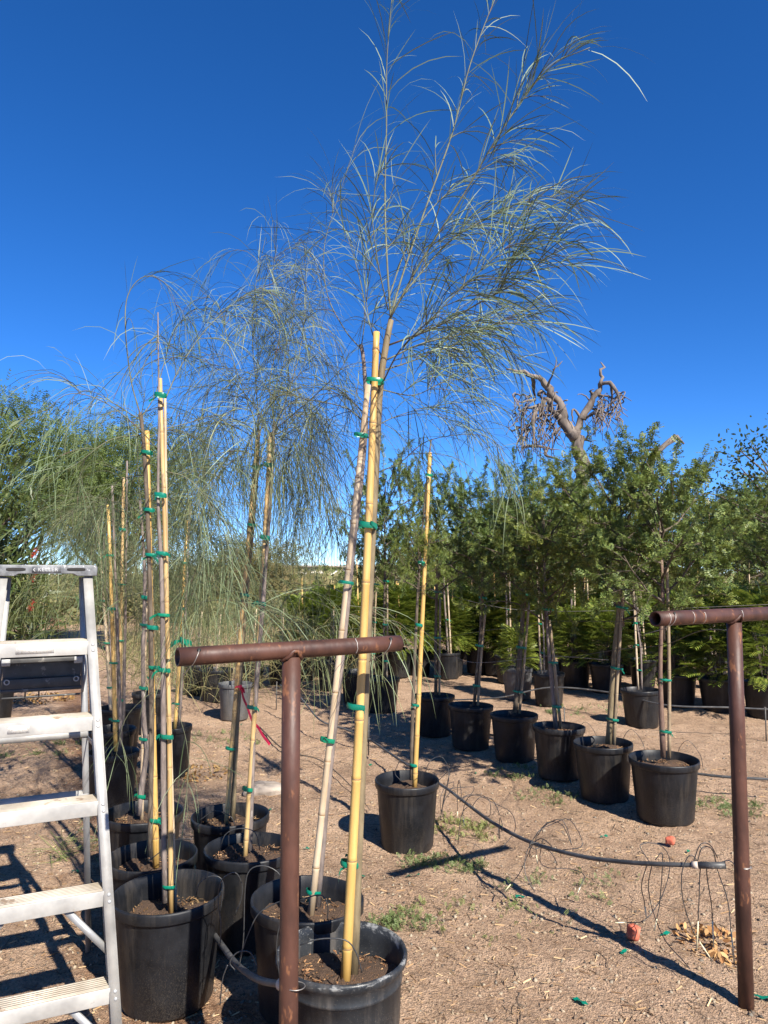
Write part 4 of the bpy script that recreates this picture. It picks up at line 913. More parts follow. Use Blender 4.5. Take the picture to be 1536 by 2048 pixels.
for s in (0, 1):
    sg = 1 - 2 * s; a, b = front_pt(s, 0.012), front_pt(s, TOPZ); mb = MB(); c = (a + b) / 2; h = (b - a) / 2; ax = unit(h); side = unit(u - ax * u.dot(ax))
    box(mb, c - side * sg * .016, side * .0165, railn * .0022, h)                         # front flange (bright face)
    box(mb, c - side * sg * (-.0005) - railn * .032, side * .0018, railn * .0325, h)      # outer web
    box(mb, c - side * sg * .016 - railn * .064, side * .0165, railn * .0018, h)          # rear flange
    rl = obj('front_rail', mb, M['alu'], lad, smooth=False); rails.append(rl)
    mb = MB(); f = front_pt(s, 0.012) - railn * .03; box(mb, f - side * sg * .014, side * .022, railn * .042, zz * .02); ft = obj('foot', mb, M['shelf'], lad, smooth=False); hard(ft, .004)
STEPZ = [.29, .58, .87, 1.16, 1.437]
for k, z in enumerate(STEPZ):
    a, b = front_pt(0, z, -.002), front_pt(1, z, -.002); a = a - u * .028; b = b + u * .028; c = (a + b) / 2; h = (a - b) / 2; D = .076; F = .026
    mb = MB(); t0 = c + nf * .006
    box(mb, t0 - zz * F, h, nf * .0022, zz * F)                                           # front apron
    st = obj('step', mb, M['alu'], lad, smooth=False); hard(st, .0015)
    mb = MB(); box(mb, t0 - nf * (D / 2 + .003) + zz * .0005, h, nf * D / 2, zz * .0022)                    # tread plate
    for q in range(6): box(mb, t0 - nf * (.009 + q * .0125) + zz * .0042, h, nf * .0032, zz * .0018)        # grip ribs
    tr = obj('tread', mb, M['alu_tread'], st, smooth=False)
    mb = MB(); box(mb, t0 - nf * (D + .004) - zz * .018, h, nf * .0018, zz * .018); obj('rear_apron', mb, M['alu_dull'], st, smooth=False)
    for s in (0, 1):
        for dz in (-.015, -.037):
            mb = MB(); p = front_pt(s, z + dz) - u * (1 - 2 * s) * .013 + nf * .0; tube(mb, [p - railn * .002, p + railn * .0025, p + railn * .0042], [.0068, .0066, .0035], 12); obj('rivet', mb, M['alu_dull'], rails[s])
    if k in (3, 4):                                                                        # worn decals on the aprons
        mb = MB(); w = .066 if k == 4 else .036; off = .03 if k == 4 else .075; p = t0 - zz * F + nf * .0032 - u * off
        box(mb, p, u * w, nf * .0004, zz * .014); obj('decal', mb, M['decal'], st, smooth=False)
    if k < 2:                                                                              # knee braces
        for s in (0, 1):
            sg = 1 - 2 * s; p0 = front_pt(s, z - .045) - u * sg * .16 - nf * .03; p1 = front_pt(s, z - .215) - u * sg * .010 - nf * .03
            dd = unit(p1 - p0); ww = unit(np.cross(dd, nf)); channel('knee_brace', p0, p1, .011, .008, ww, -nf, 'alu_dull', lad)
# cap
cc = TR - u * CAPW / 2 - nf * .05; cc[2] = 1.712
def cap_prof():
    L = CAPW / 2 + .018; return [(-L, -.022), (-L + .072, -.022), (-L + .088, -.013), (L - .088, -.013), (L - .072, -.022), (L, -.022), (L + .002, .012), (L - .004, .022), (-L + .004, .022), (-L - .002, .012)]
mb = MB(); pr = cap_prof(); nfc = len(pr)
fr = [cc + u * x + zz * z + nf * .068 for x, z in pr]; bk = [cc + u * x + zz * z - nf * .068 for x, z in pr]
mb.add(np.array(fr + bk), [tuple(range(nfc)), tuple(range(nfc, 2 * nfc))[::-1]] + [(i, i + nfc, (i + 1) % nfc + nfc, (i + 1) % nfc) for i in range(nfc)])
cap = obj('top_cap', mb, M['cap'], lad, smooth=False); hard(cap, .003, 2, 25)
for s in (-1, 1):
    mb = MB(); pp = [cc + u * (s * .108 + x) + zz * .004 + nf * .0688 for x in np.linspace(-.034, .034, 9)]
    tube(mb, pp, [.004, .0062, .0068, .0068, .0068, .0068, .0068, .0062, .004], 10); v0 = mb.verts(); d0 = (v0 - (cc + nf * .0686)) @ nf
    mb.v = [v0 - np.outer(np.where(d0 > 0.0004, d0 - .0004, 0), nf)]; obj('slot', mb, M['dark'], cap)
mb = MB(); box(mb, cc + nf * .0684 + zz * .003 , u * .052, nf * .0006, zz * .012); obj('nameplate', mb, M['cap'], cap, smooth=False)
tc = bpy.data.curves.new('lettering', 'FONT'); tc.body = 'KELLER'; tc.size = .0205; tc.align_x = 'CENTER'; tc.align_y = 'CENTER'; tc.extrude = .0006; tc.space_character = 1.12
to = bpy.data.objects.new('lettering_source', tc); COL.objects.link(to)
dg = bpy.context.evaluated_depsgraph_get(); me = bpy.data.meshes.new_from_object(to.evaluated_get(dg)); bpy.data.objects.remove(to)
rot = Matrix(((u[0], zz[0], nf[0]), (u[1], zz[1], nf[1]), (u[2], zz[2], nf[2]))).to_4x4()
me.transform(rot); pos = cc + nf * .0694 + zz * .003 + u * .005 - ORG[lad.name]; me.transform(Matrix.Translation(Vector(pos))); me.materials.clear()
lo = link('lettering', me, M['cap_text'], cap)
mb = MB(); p0 = cc + nf * .0696 + zz * .003 - u * .048
mb.add([p0 + u * .006 + zz * .007, p0, p0 + u * .006 - zz * .007, p0 + u * .0085 - zz * .007, p0 + u * .0028, p0 + u * .0085 + zz * .007], [(0, 1, 2, 3, 4, 5)]); obj('chevron_mark', mb, M['cap_text'], cap, smooth=False)
# rear section
for s in (0, 1):
    sg = 1 - 2 * s; a, b = rear_pt(s, 0.01), rear_pt(s, TOPZ); ax = unit(b - a); side = unit(u - ax * u.dot(ax)); rn = unit(np.cross(side, ax)); rn = rn if rn.dot(nf) > 0 else -rn
    mb = MB(); c = (a + b) / 2; h = (b - a) / 2; box(mb, c, side * .002, rn * .019, h); box(mb, c + rn * .019 - side * sg * .011, side * .013, rn * .0018, h); obj('rear_rail', mb, M['alu_dull'], lad, smooth=False)
    sp0, sp1 = front_pt(s, 1.02) - nf * .05 - u * sg * .004, rear_pt(s, 1.0) - u * sg * .004
    mb = MB(); box(mb, (sp0 + sp1) / 2, (sp1 - sp0) / 2, u * .0015, zz * .009); obj('spreader_bar', mb, M['alu_dull'], lad, smooth=False)
for z, hh in ((.74, .022), (.30, .02), (1.02, .014)):
    a, b = rear_pt(0, z) - u * .002, rear_pt(1, z) + u * .002; c = (a + b) / 2 + nf * .022; mb = MB(); box(mb, c, (a - b) / 2, nf * .002, zz * hh)
    box(mb, c - zz * hh - nf * .008, (a - b) / 2, nf * .008, zz * .0016); box(mb, c + zz * hh - nf * .008, (a - b) / 2, nf * .008, zz * .0016); obj('rear_brace', mb, M['alu'], lad, smooth=False)
# folded pail shelf on the rear section
sc_ = (rear_pt(0, 1.30) + rear_pt(1, 1.30)) / 2 + nf * .05; SW = .145; sh = None
for nm, dz, dn, hw, hn, hh in (('pail_shelf', 0.0, 0, SW, .006, .072), ('shelf_top', .082, .012, SW + .004, .028, .012), ('shelf_ledge', .050, .020, SW + .002, .014, .010), ('shelf_ledge', -.040, .018, SW, .016, .020), ('shelf_lip', -.066, .022, SW + .004, .014, .007), ('shelf_edge', -.095, .016, SW, .004, .004)):
    mb = MB(); box(mb, sc_ + zz * dz + nf * dn, u * hw, nf * hn, zz * hh); o = obj(nm, mb, M['shelf'], lad if sh is None else sh, smooth=False); hard(o, .003); sh = sh or o
for s in (-1, 1):
    mb = MB(); box(mb, sc_ + zz * .046 + nf * .030 + u * s * (SW - .012), u * .016, nf * .006, zz * .014); hard(obj('shelf_bracket', mb, M['alu_dull'], sh, smooth=False), .002)
    mb = MB(); p = sc_ - zz * .030 + nf * .036 + u * s * (SW - .018); ring(mb, p, nf, .009, .0028, 18); obj('shelf_eyelet', mb, M['alu_dull'], sh)
    mb = MB(); tube(mb, smooth_line([sc_ + u * s * (SW + .01) + zz * .07, sc_ + u * s * (SW + .02) + nf * .01, sc_ + u * s * (SW + .01) - zz * .09], 8), .004, 6); obj('shelf_arm', mb, M['alu_dull'], sh)
for x in (-.06, -.01):
    mb = MB(); box(mb, sc_ - zz * .082 + nf * .018 + u * x, u * .003, nf * .003, zz * .012); obj('shelf_rib', mb, M['shelf'], sh, smooth=False)

# ------------------------------------------------------------------ irrigation hoses and drip tubes
def hose(pts, r, label, n=40):
    l = smooth_line(pts, n); root = thing('irrigation_hose', l[0], label, 'hose', 'irrigation hoses'); mb = MB(); tube(mb, l, r, 12); obj('pipe', mb, M['hose'], root); return root, l
def drip(root, pts, tip=True, r=.0021, n=26):
    l = smooth_line(pts, n); mb = MB(); tube(mb, l, r, 6); t = obj('drip_tube', mb, M['tube'], root)
    if tip:
        d = unit(l[-1] - l[-2]); mb = MB(); tube(mb, [l[-1] - d * .005, l[-1] + d * tip], [r * 1.5, r * 1.4], 6); obj('emitter_tip', mb, M['emitter'], t)
hp = [on(880, 1568, .18), on(930, 1605, .21), on(985, 1645, .25), on(1060, 1684, .30), on(1160, 1712, .36), on(1250, 1724, .42), on(1340, 1729, .47), on(1448, 1731, .51)]
H1, l1 = hose([on(742, 1480, .12), on(800, 1520, .13)] + hp, .0098, 'black hose with looped drip tubes tied to the right rusty post')
dv = unit(l1[-1] - l1[-3]); mb = MB(); tube(mb, [l1[-1] - dv * .125, l1[-1] - dv * .10], .0145, 14); obj('coupling', mb, M['coupling'], H1)
mb = MB(); tube(mb, [l1[-1] - dv * .115, l1[-1] + dv * .006], .0135, 14); obj('end_sleeve', mb, M['hose'], H1)
mb = MB(); tube(mb, smooth_line([l1[-1] - dv * .01 + [0, 0, .012], l1[-1] + dv * .02 + [0, 0, .02], hz - [.03, .01, -.004], hz - [0, .031, 0], hz + [.03, 0, .0]], 12), .002, 6); obj('wire_loop', mb, M['wire'], H1)
def dl(*pp): return [np.array(q) for q in pp]
def px3(Y, *pp): return [at(a, b, Y + (e[0] if e else 0)) for a, b, *e in pp]
# loops, measured one by one
drip(H1, px3(3.95, (1075, 1672, .0), (1095, 1645), (1125, 1650, .02), (1143, 1690, .03), (1125, 1640, .05), (1085, 1655, .05), (1055, 1700, .0), (1050, 1745, -.05), (1070, 1785, -.1)), .0)
drip(H1, px3(3.95, (1072, 1680), (1060, 1700), (1040, 1745), (1020, 1770)), .05)
drip(H1, px3(3.9, (1085, 1680), (1080, 1720, .05), (1095, 1735, .1), (1140, 1738, .1), (1168, 1750, .05), (1160, 1775, 0)), .04)
drip(H1, px3(3.9, (1125, 1700), (1165, 1690, .1), (1140, 1640, .1), (1105, 1648, .05), (1075, 1665, 0), (1072, 1700, 0), (1073, 1712)), .04)
drip(H1, px3(3.55, (1300, 1725), (1280, 1690, .02), (1320, 1690, .05), (1340, 1725, .06), (1325, 1790, .04), (1290, 1840, .0), (1250, 1845, -.02)), .05)
drip(H1, px3(3.5, (1295, 1725), (1283, 1770), (1288, 1800), (1290, 1815)), .05)
drip(H1, px3(3.5, (1305, 1725), (1297, 1770), (1305, 1820), (1330, 1880, -.1), (1365, 1920, -.2), (1380, 1938, -.25)), .0)
drip(H1, px3(3.5, (1310, 1720), (1325, 1710), (1320, 1800), (1313, 1840)), .05)
Y2 = 3.2
drip(H1, px3(Y2, (1400, 1728), (1380, 1710), (1364, 1745), (1366, 1800), (1385, 1860), (1400, 1885)), .09)
drip(H1, px3(Y2, (1405, 1726), (1400, 1745), (1398, 1800), (1396, 1845)), .11)
drip(H1, px3(Y2, (1412, 1722), (1415, 1760), (1423, 1810), (1425, 1845)), .10)
drip(H1, px3(Y2, (1395, 1722), (1405, 1695), (1425, 1700, .02), (1435, 1740, .02), (1455, 1800, .0), (1462, 1860, -.02)), .12)
drip(H1, px3(Y2, (1385, 1730), (1400, 1690), (1420, 1690), (1435, 1715)), .0)
drip(H1, px3(4.5, (905, 1585), (920, 1600), (935, 1590, .05), (960, 1592, .1), (985, 1605, .15), (1022, 1625, .1), (1030, 1660, 0), (1005, 1695, -.1)), .0)
drip(H1, px3(4.4, (940, 1610), (925, 1625), (918, 1660), (916, 1690)), .0)
drip(H1, px3(4.4, (945, 1612), (960, 1595), (985, 1600, .05), (1000, 1630, .05)), .0)
drip(H1, px3(4.7, (878, 1560), (900, 1540), (896, 1560), (885, 1610), (888, 1640)), .0)
drip(H1, px3(4.6, (800, 1520), (790, 1545), (800, 1560)), .0); drip(H1, px3(4.6, (850, 1545), (862, 1520), (885, 1515, .1), (898, 1550), (888, 1600), (880, 1640)), .0)
for k in range(7):
    t = random.uniform(.25, .9); p = l1[int(t * (len(l1) - 1))]; r_ = random.uniform(.06, .13); a0 = random.uniform(0, 6.28); e1 = np.array([math.cos(a0), math.sin(a0), 0]); w_ = []
    for q in range(9):
        an = q * random.uniform(.55, .75) - 1.57; w_.append(p + e1 * r_ * (math.cos(an)) * (1 + .04 * q) + [0, 0, max(-p[2] + .006, r_ * (math.sin(an) + 1) * .8 - .02 * q)])
    w_[0] = p; drip(H1, w_, 0.04 if k % 2 else .0)
# supply hose between the left rows, ending at the left post
lh = [at(395, 1800, 3.40), at(420, 1855, 3.18), at(445, 1892, 2.98), at(475, 1930, 2.75), at(515, 1958, 2.5), at(557, 1968, 2.36), at(578, 1968, 2.335)]
H2, l2 = hose(lh, .0105, 'dusty hose running between the left pots to the left rusty post')
dv = unit(l2[-5] - l2[-7]); mb = MB(); tube(mb, [l2[-6] - dv * .012, l2[-6] + dv * .012], .0165, 14); obj('coupling', mb, M['coupling'], H2)
for pts in (px3(2.75, (440, 1890), (442, 1850), (436, 1800), (444, 1760, -.02), (470, 1745, -.02), (484, 1770), (482, 1800), (470, 1830)),
            px3(2.7, (478, 1935), (487, 1880), (490, 1780), (500, 1740), (530, 1732), (560, 1750), (568, 1790)),
            px3(2.6, (480, 1915), (500, 1860), (520, 1825), (560, 1803), (590, 1800)),
            px3(2.55, (470, 1940), (460, 1925), (475, 1905), (500, 1905), (515, 1935)),
            px3(2.45, (560, 1960), (553, 1900), (560, 1850), (580, 1830)),
            px3(2.5, (455, 1930), (445, 1960), (440, 2010))): drip(H2, pts, .0)
# tubes into the front pots
for rr, Y0, pts in (('a', 2.45, ((600, 1890), (640, 1878), (690, 1880), (712, 1905), (724, 1945))), ('b', 2.89, ((600, 1800), (640, 1790), (655, 1810), (655, 1840))), ('c', 2.97, ((392, 1790), (400, 1765), (425, 1752), (446, 1765), (440, 1830))),
                    ('d', 3.44, ((438, 1710), (450, 1670), (480, 1657), (510, 1665), (520, 1700))), ('e', 3.4, ((300, 1720), (325, 1700), (350, 1680), (385, 1678))), ('f', 3.9, ((400, 1640), (430, 1622), (460, 1632), (470, 1650)))):
    l = smooth_line(px3(Y0, *pts), 18); root = thing('drip_tube', l[0], {'a': 'thin black drip tube arching over soil of the scuffed front pot', 'b': 'thin black drip tube looping in the pot behind the scuffed one', 'c': 'thin black drip tube hanging over rim of the pot by the stepladder',
        'd': 'thin black drip tube arching in the pot behind the left post', 'e': 'thin black drip tube in second pot of the left row', 'f': 'thin black drip tube in the pot with ribbon-tied stakes'}[rr], 'drip tube', 'drip tubes in the pots'); mb = MB(); tube(mb, l, .0022, 6); obj('tube', mb, M['tube'], root)
# hoses behind the right row
H3, l3 = hose([on(900, 1462, .05), on(985, 1470, .06), on(1060, 1478, .12), on(1150, 1490, .14), on(1250, 1515, .14), on(1400, 1548, .14), on(1560, 1560, .16)], .0105, 'black hose running behind the pots of the right row')
for x, y in ((1165, 1478), (1255, 1495), (1365, 1520)):
    p = on(x, y + 10, .16); r2 = .10; drip(H3, [p, p + [-.05, -.05, .12], p + [-.0, -.12, .22], p + [.08, -.15, .12], p + [.10, -.16, 0.0]], .0)
H4, l4 = hose([on(900, 1400, .05), on(1000, 1395, .15), on(1100, 1375, .3), on(1220, 1385, .3), on(1330, 1410, .28), on(1460, 1415, .3), on(1560, 1420, .3)], .0095, 'dark hose strung low in front of the fern-like shrubs')
H5, l5 = hose([on(560, 1370, .35), on(600, 1395, .3), on(640, 1440, .2), on(690, 1458, .15), on(742, 1480, .12)], .0095, 'dusty hose propped on short stakes behind the left rusty post')
for x, y, lab in ((553, 1368, 'thin prop stake under the dusty hose left of the left rusty post'), (737, 1440, 'thin prop stake under the hose beside the thick yellow bamboo'), (1128, 1420, 'thin prop stake under the hose behind the third right pot'), (1530, 1420, 'dark prop stake under the hose at the right edge')):
    p = on(x, y, .30); b = thing('prop_stake', (p[0], p[1], 0), lab, 'stake', 'hose prop stakes'); mb = MB(); tube(mb, [p - [0, 0, .33], p + [.003, 0, .02]], .0065, 8); obj('rod', mb, M['wire_dark'], b)
    mb = MB(); tube(mb, [p + [-.014, 0, .022], p + [0, 0, .028], p + [.014, 0, .018]], .005, 6); obj('hook', mb, M['wire_dark'], b)

# ------------------------------------------------------------------ trellis wires along the rows
def wire(pts, lab, r=.0022, mat='wire_dark', sag=0):
    l = smooth_line(pts, 30); o = MB(); tube(o, l, r, 5); w = obj('trellis_wire', o, M[mat], org=l[0]); tag(w, lab, 'wire', 'trellis wires'); return w
B_ = [t[1] * .15 + t[2] * .85 for t in TREEB]
wire([at(1560, 1236, 3.6), at(1326, 1246, TREEB[0][3] - .05), at(1240, 1243, TREEB[1][3] - .06), at(1095, 1243, TREEB[2][3] - .06), at(1046, 1252, TREEB[3][3] - .05), at(965, 1262, TREEB[4][3] - .05), at(860, 1280, 7.7)], 'dark wire tying the right row trunks together at tape height')
wire([at(1480, 1262, 3.1), at(1400, 1262, 3.9), at(1326, 1290, TREEB[0][3] - .06), at(1230, 1300, TREEB[1][3] - .06), at(1110, 1320, TREEB[2][3] - .06)], 'lower dark wire from the right pipe post to the right row stems')
wire([at(838, 1255, C8), at(905, 1310, 7.2), at(948, 1325, 7.1), at(1030, 1320, 6.7), at(1100, 1312, 6.1), at(1217, 1320, 5.6)], 'pale sagging wire from the lone tree to the right row trunks', .002, 'wire')
wire([at(790, 1158, 7.5), at(1000, 1215, 8.4), at(1200, 1222, 8.4), at(1560, 1208, 8.2)], 'thin wire strung across in front of the fern-like shrubs', .003)

# ------------------------------------------------------------------ things lying on the ground
def lump(name, c, r, mat, label, cat, cubic=False, seed=1, sq=(1, 1, .6)):
    g = np.random.default_rng(seed); mb = MB(); N = 10; rows = []
    for i in range(N + 1):
        th = math.pi * i / N
        for j in range(16):
            ph = 6.2832 * j / 16; d = np.array([math.sin(th) * math.cos(ph), math.sin(th) * math.sin(ph), math.cos(th)])
            if cubic: d = d / (np.abs(d) ** 5).sum() ** (1 / 5)
            k = 1 + .10 * math.sin(3 * ph + seed) * math.sin(th) + .07 * math.sin(2 * th * 2 + ph * 2) + (.02 * g.normal() if 0 < i < N else 0); rows.append(d * k * r * np.array(sq))
    i = np.arange(N)[:, None] * 16; k = np.arange(16)[None]; k2 = (k + 1) % 16
    mb.add(np.array(rows) + c, np.stack([i + k, i + 16 + k, i + 16 + k2, i + k2], -1).reshape(-1, 4)); o = obj(name, mb, M[mat], org=c); tag(o, label, cat); return o
c = on(530, 1580, 0.01); lump('stone', c, .15, 'stone', 'flat pale stone lying behind the left pots', 'stone', True, 3, (1, .8, .30))
c = on(1266, 1864, 0.024); o = lump('brick_piece', c, .034, 'brick', 'orange brick chunk on the hose shadow', 'brick piece', True, 5, (.72, .8, .95)); o.rotation_euler = (.1, .12, .5)
c = on(1341, 1681, 0.018); o = lump('brick_piece', c, .034, 'brick', 'smaller orange brick chunk in front of the nearest right row pot', 'brick piece', True, 8, (.8, .8, .6)); o.rotation_euler = (.1, -.2, .9)
SC = [(1040, 1790, 'below the hose'), (1248, 1903, 'beside the orange brick chunk'), (1160, 1999, 'largest scrap, near the bottom edge'), (1208, 1667, 'in front of the second right pot'), (1376, 1700, 'below the hose coupling'), (1330, 1860, 'among the hanging drip tips'),
      (952, 1542, 'right of the lone pot'), (897, 1718, 'upright among weeds by the lone pot'), (825, 1750, 'right of the thick yellow bamboo'), (722, 1750, 'just behind the thick yellow bamboo'), (540, 1621, 'below the pale stone'), (550, 1530, 'above the pale stone'),
      (740, 1527, 'by the thin prop stake'), (483, 1449, 'in front of the faded grey pot'), (1525, 1990, 'bluish, by the right post foot'), (612, 1697, 'between left post and pale stake'), (153, 1743, 'on ground seen through the ladder')]
for i, (x, y, where) in enumerate(SC):
    c = on(x, y, 0); c[2] = gz(c[0], c[1]) + .006; mb = MB(); n = 5; w = .012 if i != 2 else .02; a = random.random() * 3.14; dx = np.array([math.cos(a) , math.sin(a) * .6, 0]); dy = np.array([-math.sin(a), math.cos(a), 0])
    rows = []
    for j in range(n): t = (j / (n - 1) - .5) * (.05 + .04 * (i % 3 == 2)); rows += [c + dx * t + dy * w * random.uniform(.3, 1) + [0, 0, random.uniform(0, .014)], c + dx * t - dy * w * random.uniform(.3, 1) + [0, 0, random.uniform(0, .014)]]
    mb.add(rows, [(2 * j, 2 * j + 1, 2 * j + 3, 2 * j + 2) for j in range(n - 1)]); tag(obj('tape_scrap', mb, M['tape'], org=c), 'green tape scrap ' + where, 'tape scrap', 'green tape scraps on the ground')
def heap(name, c, n, rad, size, mat, tmpl, label, flat=.25, h=.03, sp=None):
    mb = MB(); a = rng.random(n) * 6.283; r = np.sqrt(rng.random(n)); p = np.stack([c[0] + rad[0] * r * np.cos(a), c[1] + rad[1] * r * np.sin(a), 0 * a], -1); p = p if sp is None else np.where(rng.random((n, 1)) < .8, np.array(c) + (p[rng.integers(12, size=n)] - c) + rng.normal(size=(n, 3)) * .028, p); p[:, 2] = undul(p[:, 0], p[:, 1]) + .004 + h * rng.random(n) * (1.1 - r)
    D = np.stack([np.cos(a * 3.1), np.sin(a * 3.1), flat * rng.normal(size=n) + flat], -1); scatter(mb, *tmpl, p, frames(D, np.tile([0, 0, 1.0], (n, 1)) + rng.normal(size=(n, 3)) * .5), size * (.5 + rng.random(n)))
    o = obj(name, mb, M[mat], smooth=False, kind='stuff'); o['label'] = label
heap('dry_leaves', on(1420, 1880), 210, (.13, .20), .028, 'dry_leaf', OVAL, 'heap of curled brown dry leaves by the right post', .4, .03)
heap('dry_leaves', on(395, 1545), 160, (.25, .25), .03, 'dry_leaf', OVAL, 'brown dry leaves beside the pots of the left row', .4, .03)
heap('dry_leaves', on(70, 1395), 260, (.5, .5), .05, 'dry_leaf', OVAL, 'brown dry leaves under the bottlebrush at left', .4, .04)
for x, y, n, rd, lab in ((1150, 1760, 90, (.5, .3), 'tiny weeds under the hose'), (960, 1830, 90, (.5, .25), 'tiny weeds right of the front pots'), (880, 1725, 260, (.26, .12), 'low weeds in front of the lone pot'), (800, 1845, 160, (.20, .08), 'low weeds right of the scuffed front pot'), (925, 1650, 240, (.22, .25), 'low weeds by the shadow beside the lone pot'), (1090, 1590, 120, (.25, .2), 'sparse weeds in front of the right row pots'),
                         (1450, 1610, 260, (.25, .25), 'low weeds behind the right pipe post'), (1050, 1545, 160, (.3, .2), 'weeds at the foot of the third and fourth right pots'), (1180, 1420, 420, (.8, .5), 'weeds between the right rows'), (60, 1490, 500, (.8, .7), 'green weeds seen through the ladder'), (440, 1480, 160, (.5, .4), 'sparse weeds behind the left pots')):
    heap('weeds', on(x, y), int(n * 1.6), rd, .021, 'weed_leaf', SPRIG, lab, .9, .045, True)
heap('pruned_twigs', on(150, 1700), 90, (.22, .22), .22, 'weed_leaf', (np.array([(0, -.008, 0), (1, -.004, .05), (1, .004, .05), (0, .008, 0)]), np.array([(0, 1, 2, 3)])), 'pruned leafy twigs lying behind the ladder', .15, .04)
# dry branch trailing behind the left pots
mb = MB(); l = smooth_line([on(520, 1455, .02), on(570, 1500, .03), on(640, 1520, .03), on(700, 1570, .03), on(740, 1620, .02)], 20); tube(mb, l, np.linspace(.008, .003, len(l)), 6)
for i in range(14):
    j = random.randrange(2, len(l) - 1); dd = np.array([random.uniform(-.3, .3), random.uniform(-.3, .3), random.uniform(0, .06)]); tube(mb, smooth_line([l[j], l[j] + dd * .5 + [0, 0, .02], l[j] + dd], 5), .0018, 4, caps=False)
tag(obj('fallen_branch', mb, M['bark_dark'], org=l[0]), 'dry fallen branch lying behind the left rusty post', 'branch')

# ------------------------------------------------------------------ background trees
def leaf_tree(name, base, height, crown_c, crown_r, n, tmpl, size, mat, label, bark='bark_dark', limbs=16, seed=1, clump=1.0, trunk_r=.11, droop=0.0, up=.2, group=None, clumps=60):
    global rng
    keep = rng; rng = np.random.default_rng(seed); random.seed(seed)
    base = np.asarray(base, float); crown_c = np.asarray(crown_c, float); crown_r = np.asarray(crown_r, float)
    root = thing(name, base, label, 'tree', group); fork = base + (crown_c - base) * .45; fork[2] = max(.6, crown_c[2] - crown_r[2] * .8)
    trunk(root, [base - [0, 0, .1], (base + fork) / 2 + [.05, 0, 0], fork], [trunk_r, trunk_r * .85, trunk_r * .7], bark, 8)
    wood = MB(); ends = []
    for i in range(clumps):
        d = unit(rng.normal(size=3)); d[2] = abs(d[2]) * .9 - .35 + .2 * rng.normal(); e = crown_c + unit(d) * crown_r * (0.35 + 0.65 * rng.random() ** .5)
        ends.append(e)
        if i < limbs * 2:
            ln = smooth_line([fork, fork * .5 + e * .5 + rng.normal(size=3) * .12 * crown_r, e], 8); tube(wood, ln, np.linspace(trunk_r * .4, .008, len(ln)), 5, caps=False)
    cr = obj('crown', wood, M[bark], root); ends = np.array(ends); k = rng.integers(len(ends), size=n)
    off = rng.normal(size=(n, 3)) * clump * np.array([1, 1, .55]); off[:, 2] -= droop * np.abs(off[:, 2])
    P = ends[k] + off; keepm = P[:, 2] > .25; P = P[keepm]; off = off[keepm]; m = len(P)
    D = unit(off) * .6 + rng.normal(size=(m, 3)) * .6 + [0, 0, up]; lf = MB()
    scatter(lf, *tmpl, P, frames(D, np.tile([0, 0, 1.0], (m, 1)) + rng.normal(size=(m, 3)) * .5), size * (.6 + .8 * rng.random(m)))
    obj('foliage', lf, M[mat], cr, smooth=False, kind='stuff'); rng = keep; return root, cr
leaf_tree('shade_tree', (-8.6, 15.5, 0), 6, (-8.3, 15.5, 3.4), (2.6, 2.0, 2.4), 15000, SPRIG_FINE, .16, 'far_leaf', 'tall feathery shade tree behind the bottlebrush at left', seed=41, clump=.40, clumps=75)
leaf_tree('shade_tree', (-6.0, 16.5, 0), 6, (-6.0, 16.5, 3.3), (1.6, 1.6, 2.1), 8500, SPRIG_FINE, .16, 'far_leaf', 'smaller feathery shade tree right of the tall one at left', seed=42, clump=.40, clumps=50)
r9, c9 = leaf_tree('potted_shrub', (-4.55, 8.8, 0), 3, (-4.5, 8.8, 1.1), (.55, .5, .75), 3600, LANCE, .11, 'brush_leaf', 'dark leafy shrub in black pot seen through the ladder below its top step', seed=53, clump=.13, trunk_r=.025, up=.5, clumps=60)
add_pot(r9, .22, chips=False)
root, cr = leaf_tree('bottlebrush', (-3.15, 5.15, 0), 3, (-2.98, 5.15, 1.85), (.52, .45, 1.15), 6500, LANCE, .105, 'brush_leaf', 'dark bottlebrush with red flowers leaning in at the left edge', seed=43, clump=.12, trunk_r=.03, up=.5, clumps=70)
add_pot(root, .22, chips=False)
for x, y in ((70, 1107), (68, 1150), (63, 1212)):
    p = at(x, y, 4.75); mb = MB(); n = 60; scatter(mb, np.array([(0, -.04, 0), (1, -.03, 0), (1, .03, 0), (0, .04, 0)]), np.array([(0, 1, 2, 3)]), np.tile(p, (n, 1)) + np.outer(rng.random(n) - .5, [.02, .01, .06]), rand_rot(n), np.full(n, .022)); obj('flower', mb, M['red_flower'], root, smooth=False)
leaf_tree('oval_leaf_tree', (6.5, 10.5, 0), 4, (6.0, 10.3, 2.9), (1.3, .8, 1.05), 2600, OVAL, .065, 'oval_leaf', 'dark tree with oval leaves reaching in at the right edge', seed=44, clump=.22, trunk_r=.07, clumps=60)
leaf_tree('shade_tree', (10.5, 17, 0), 4, (10.0, 17, 2.6), (3.0, 1.6, 1.5), 9000, SPRIG, .19, 'feather_leaf', 'dark spreading tree far behind the right row', seed=45, clump=.4, clumps=60)
leaf_tree('shade_tree', (4.4, 20, 0), 4, (4.4, 20, 2.0), (3.2, 1.6, 1.3), 7500, SPRIG, .21, 'feather_leaf', 'broad dark tree far back under the dead tree', seed=46, clump=.45, clumps=60)
leaf_tree('shade_tree', (-4.8, 26, 0), 4, (-4.8, 26, 1.7), (2.2, 1.5, 1.0), 7000, SPRIG_FINE, .2, 'scrub_leaf', 'olive scrub tree far back behind the left row', seed=47, clump=.45, clumps=40)

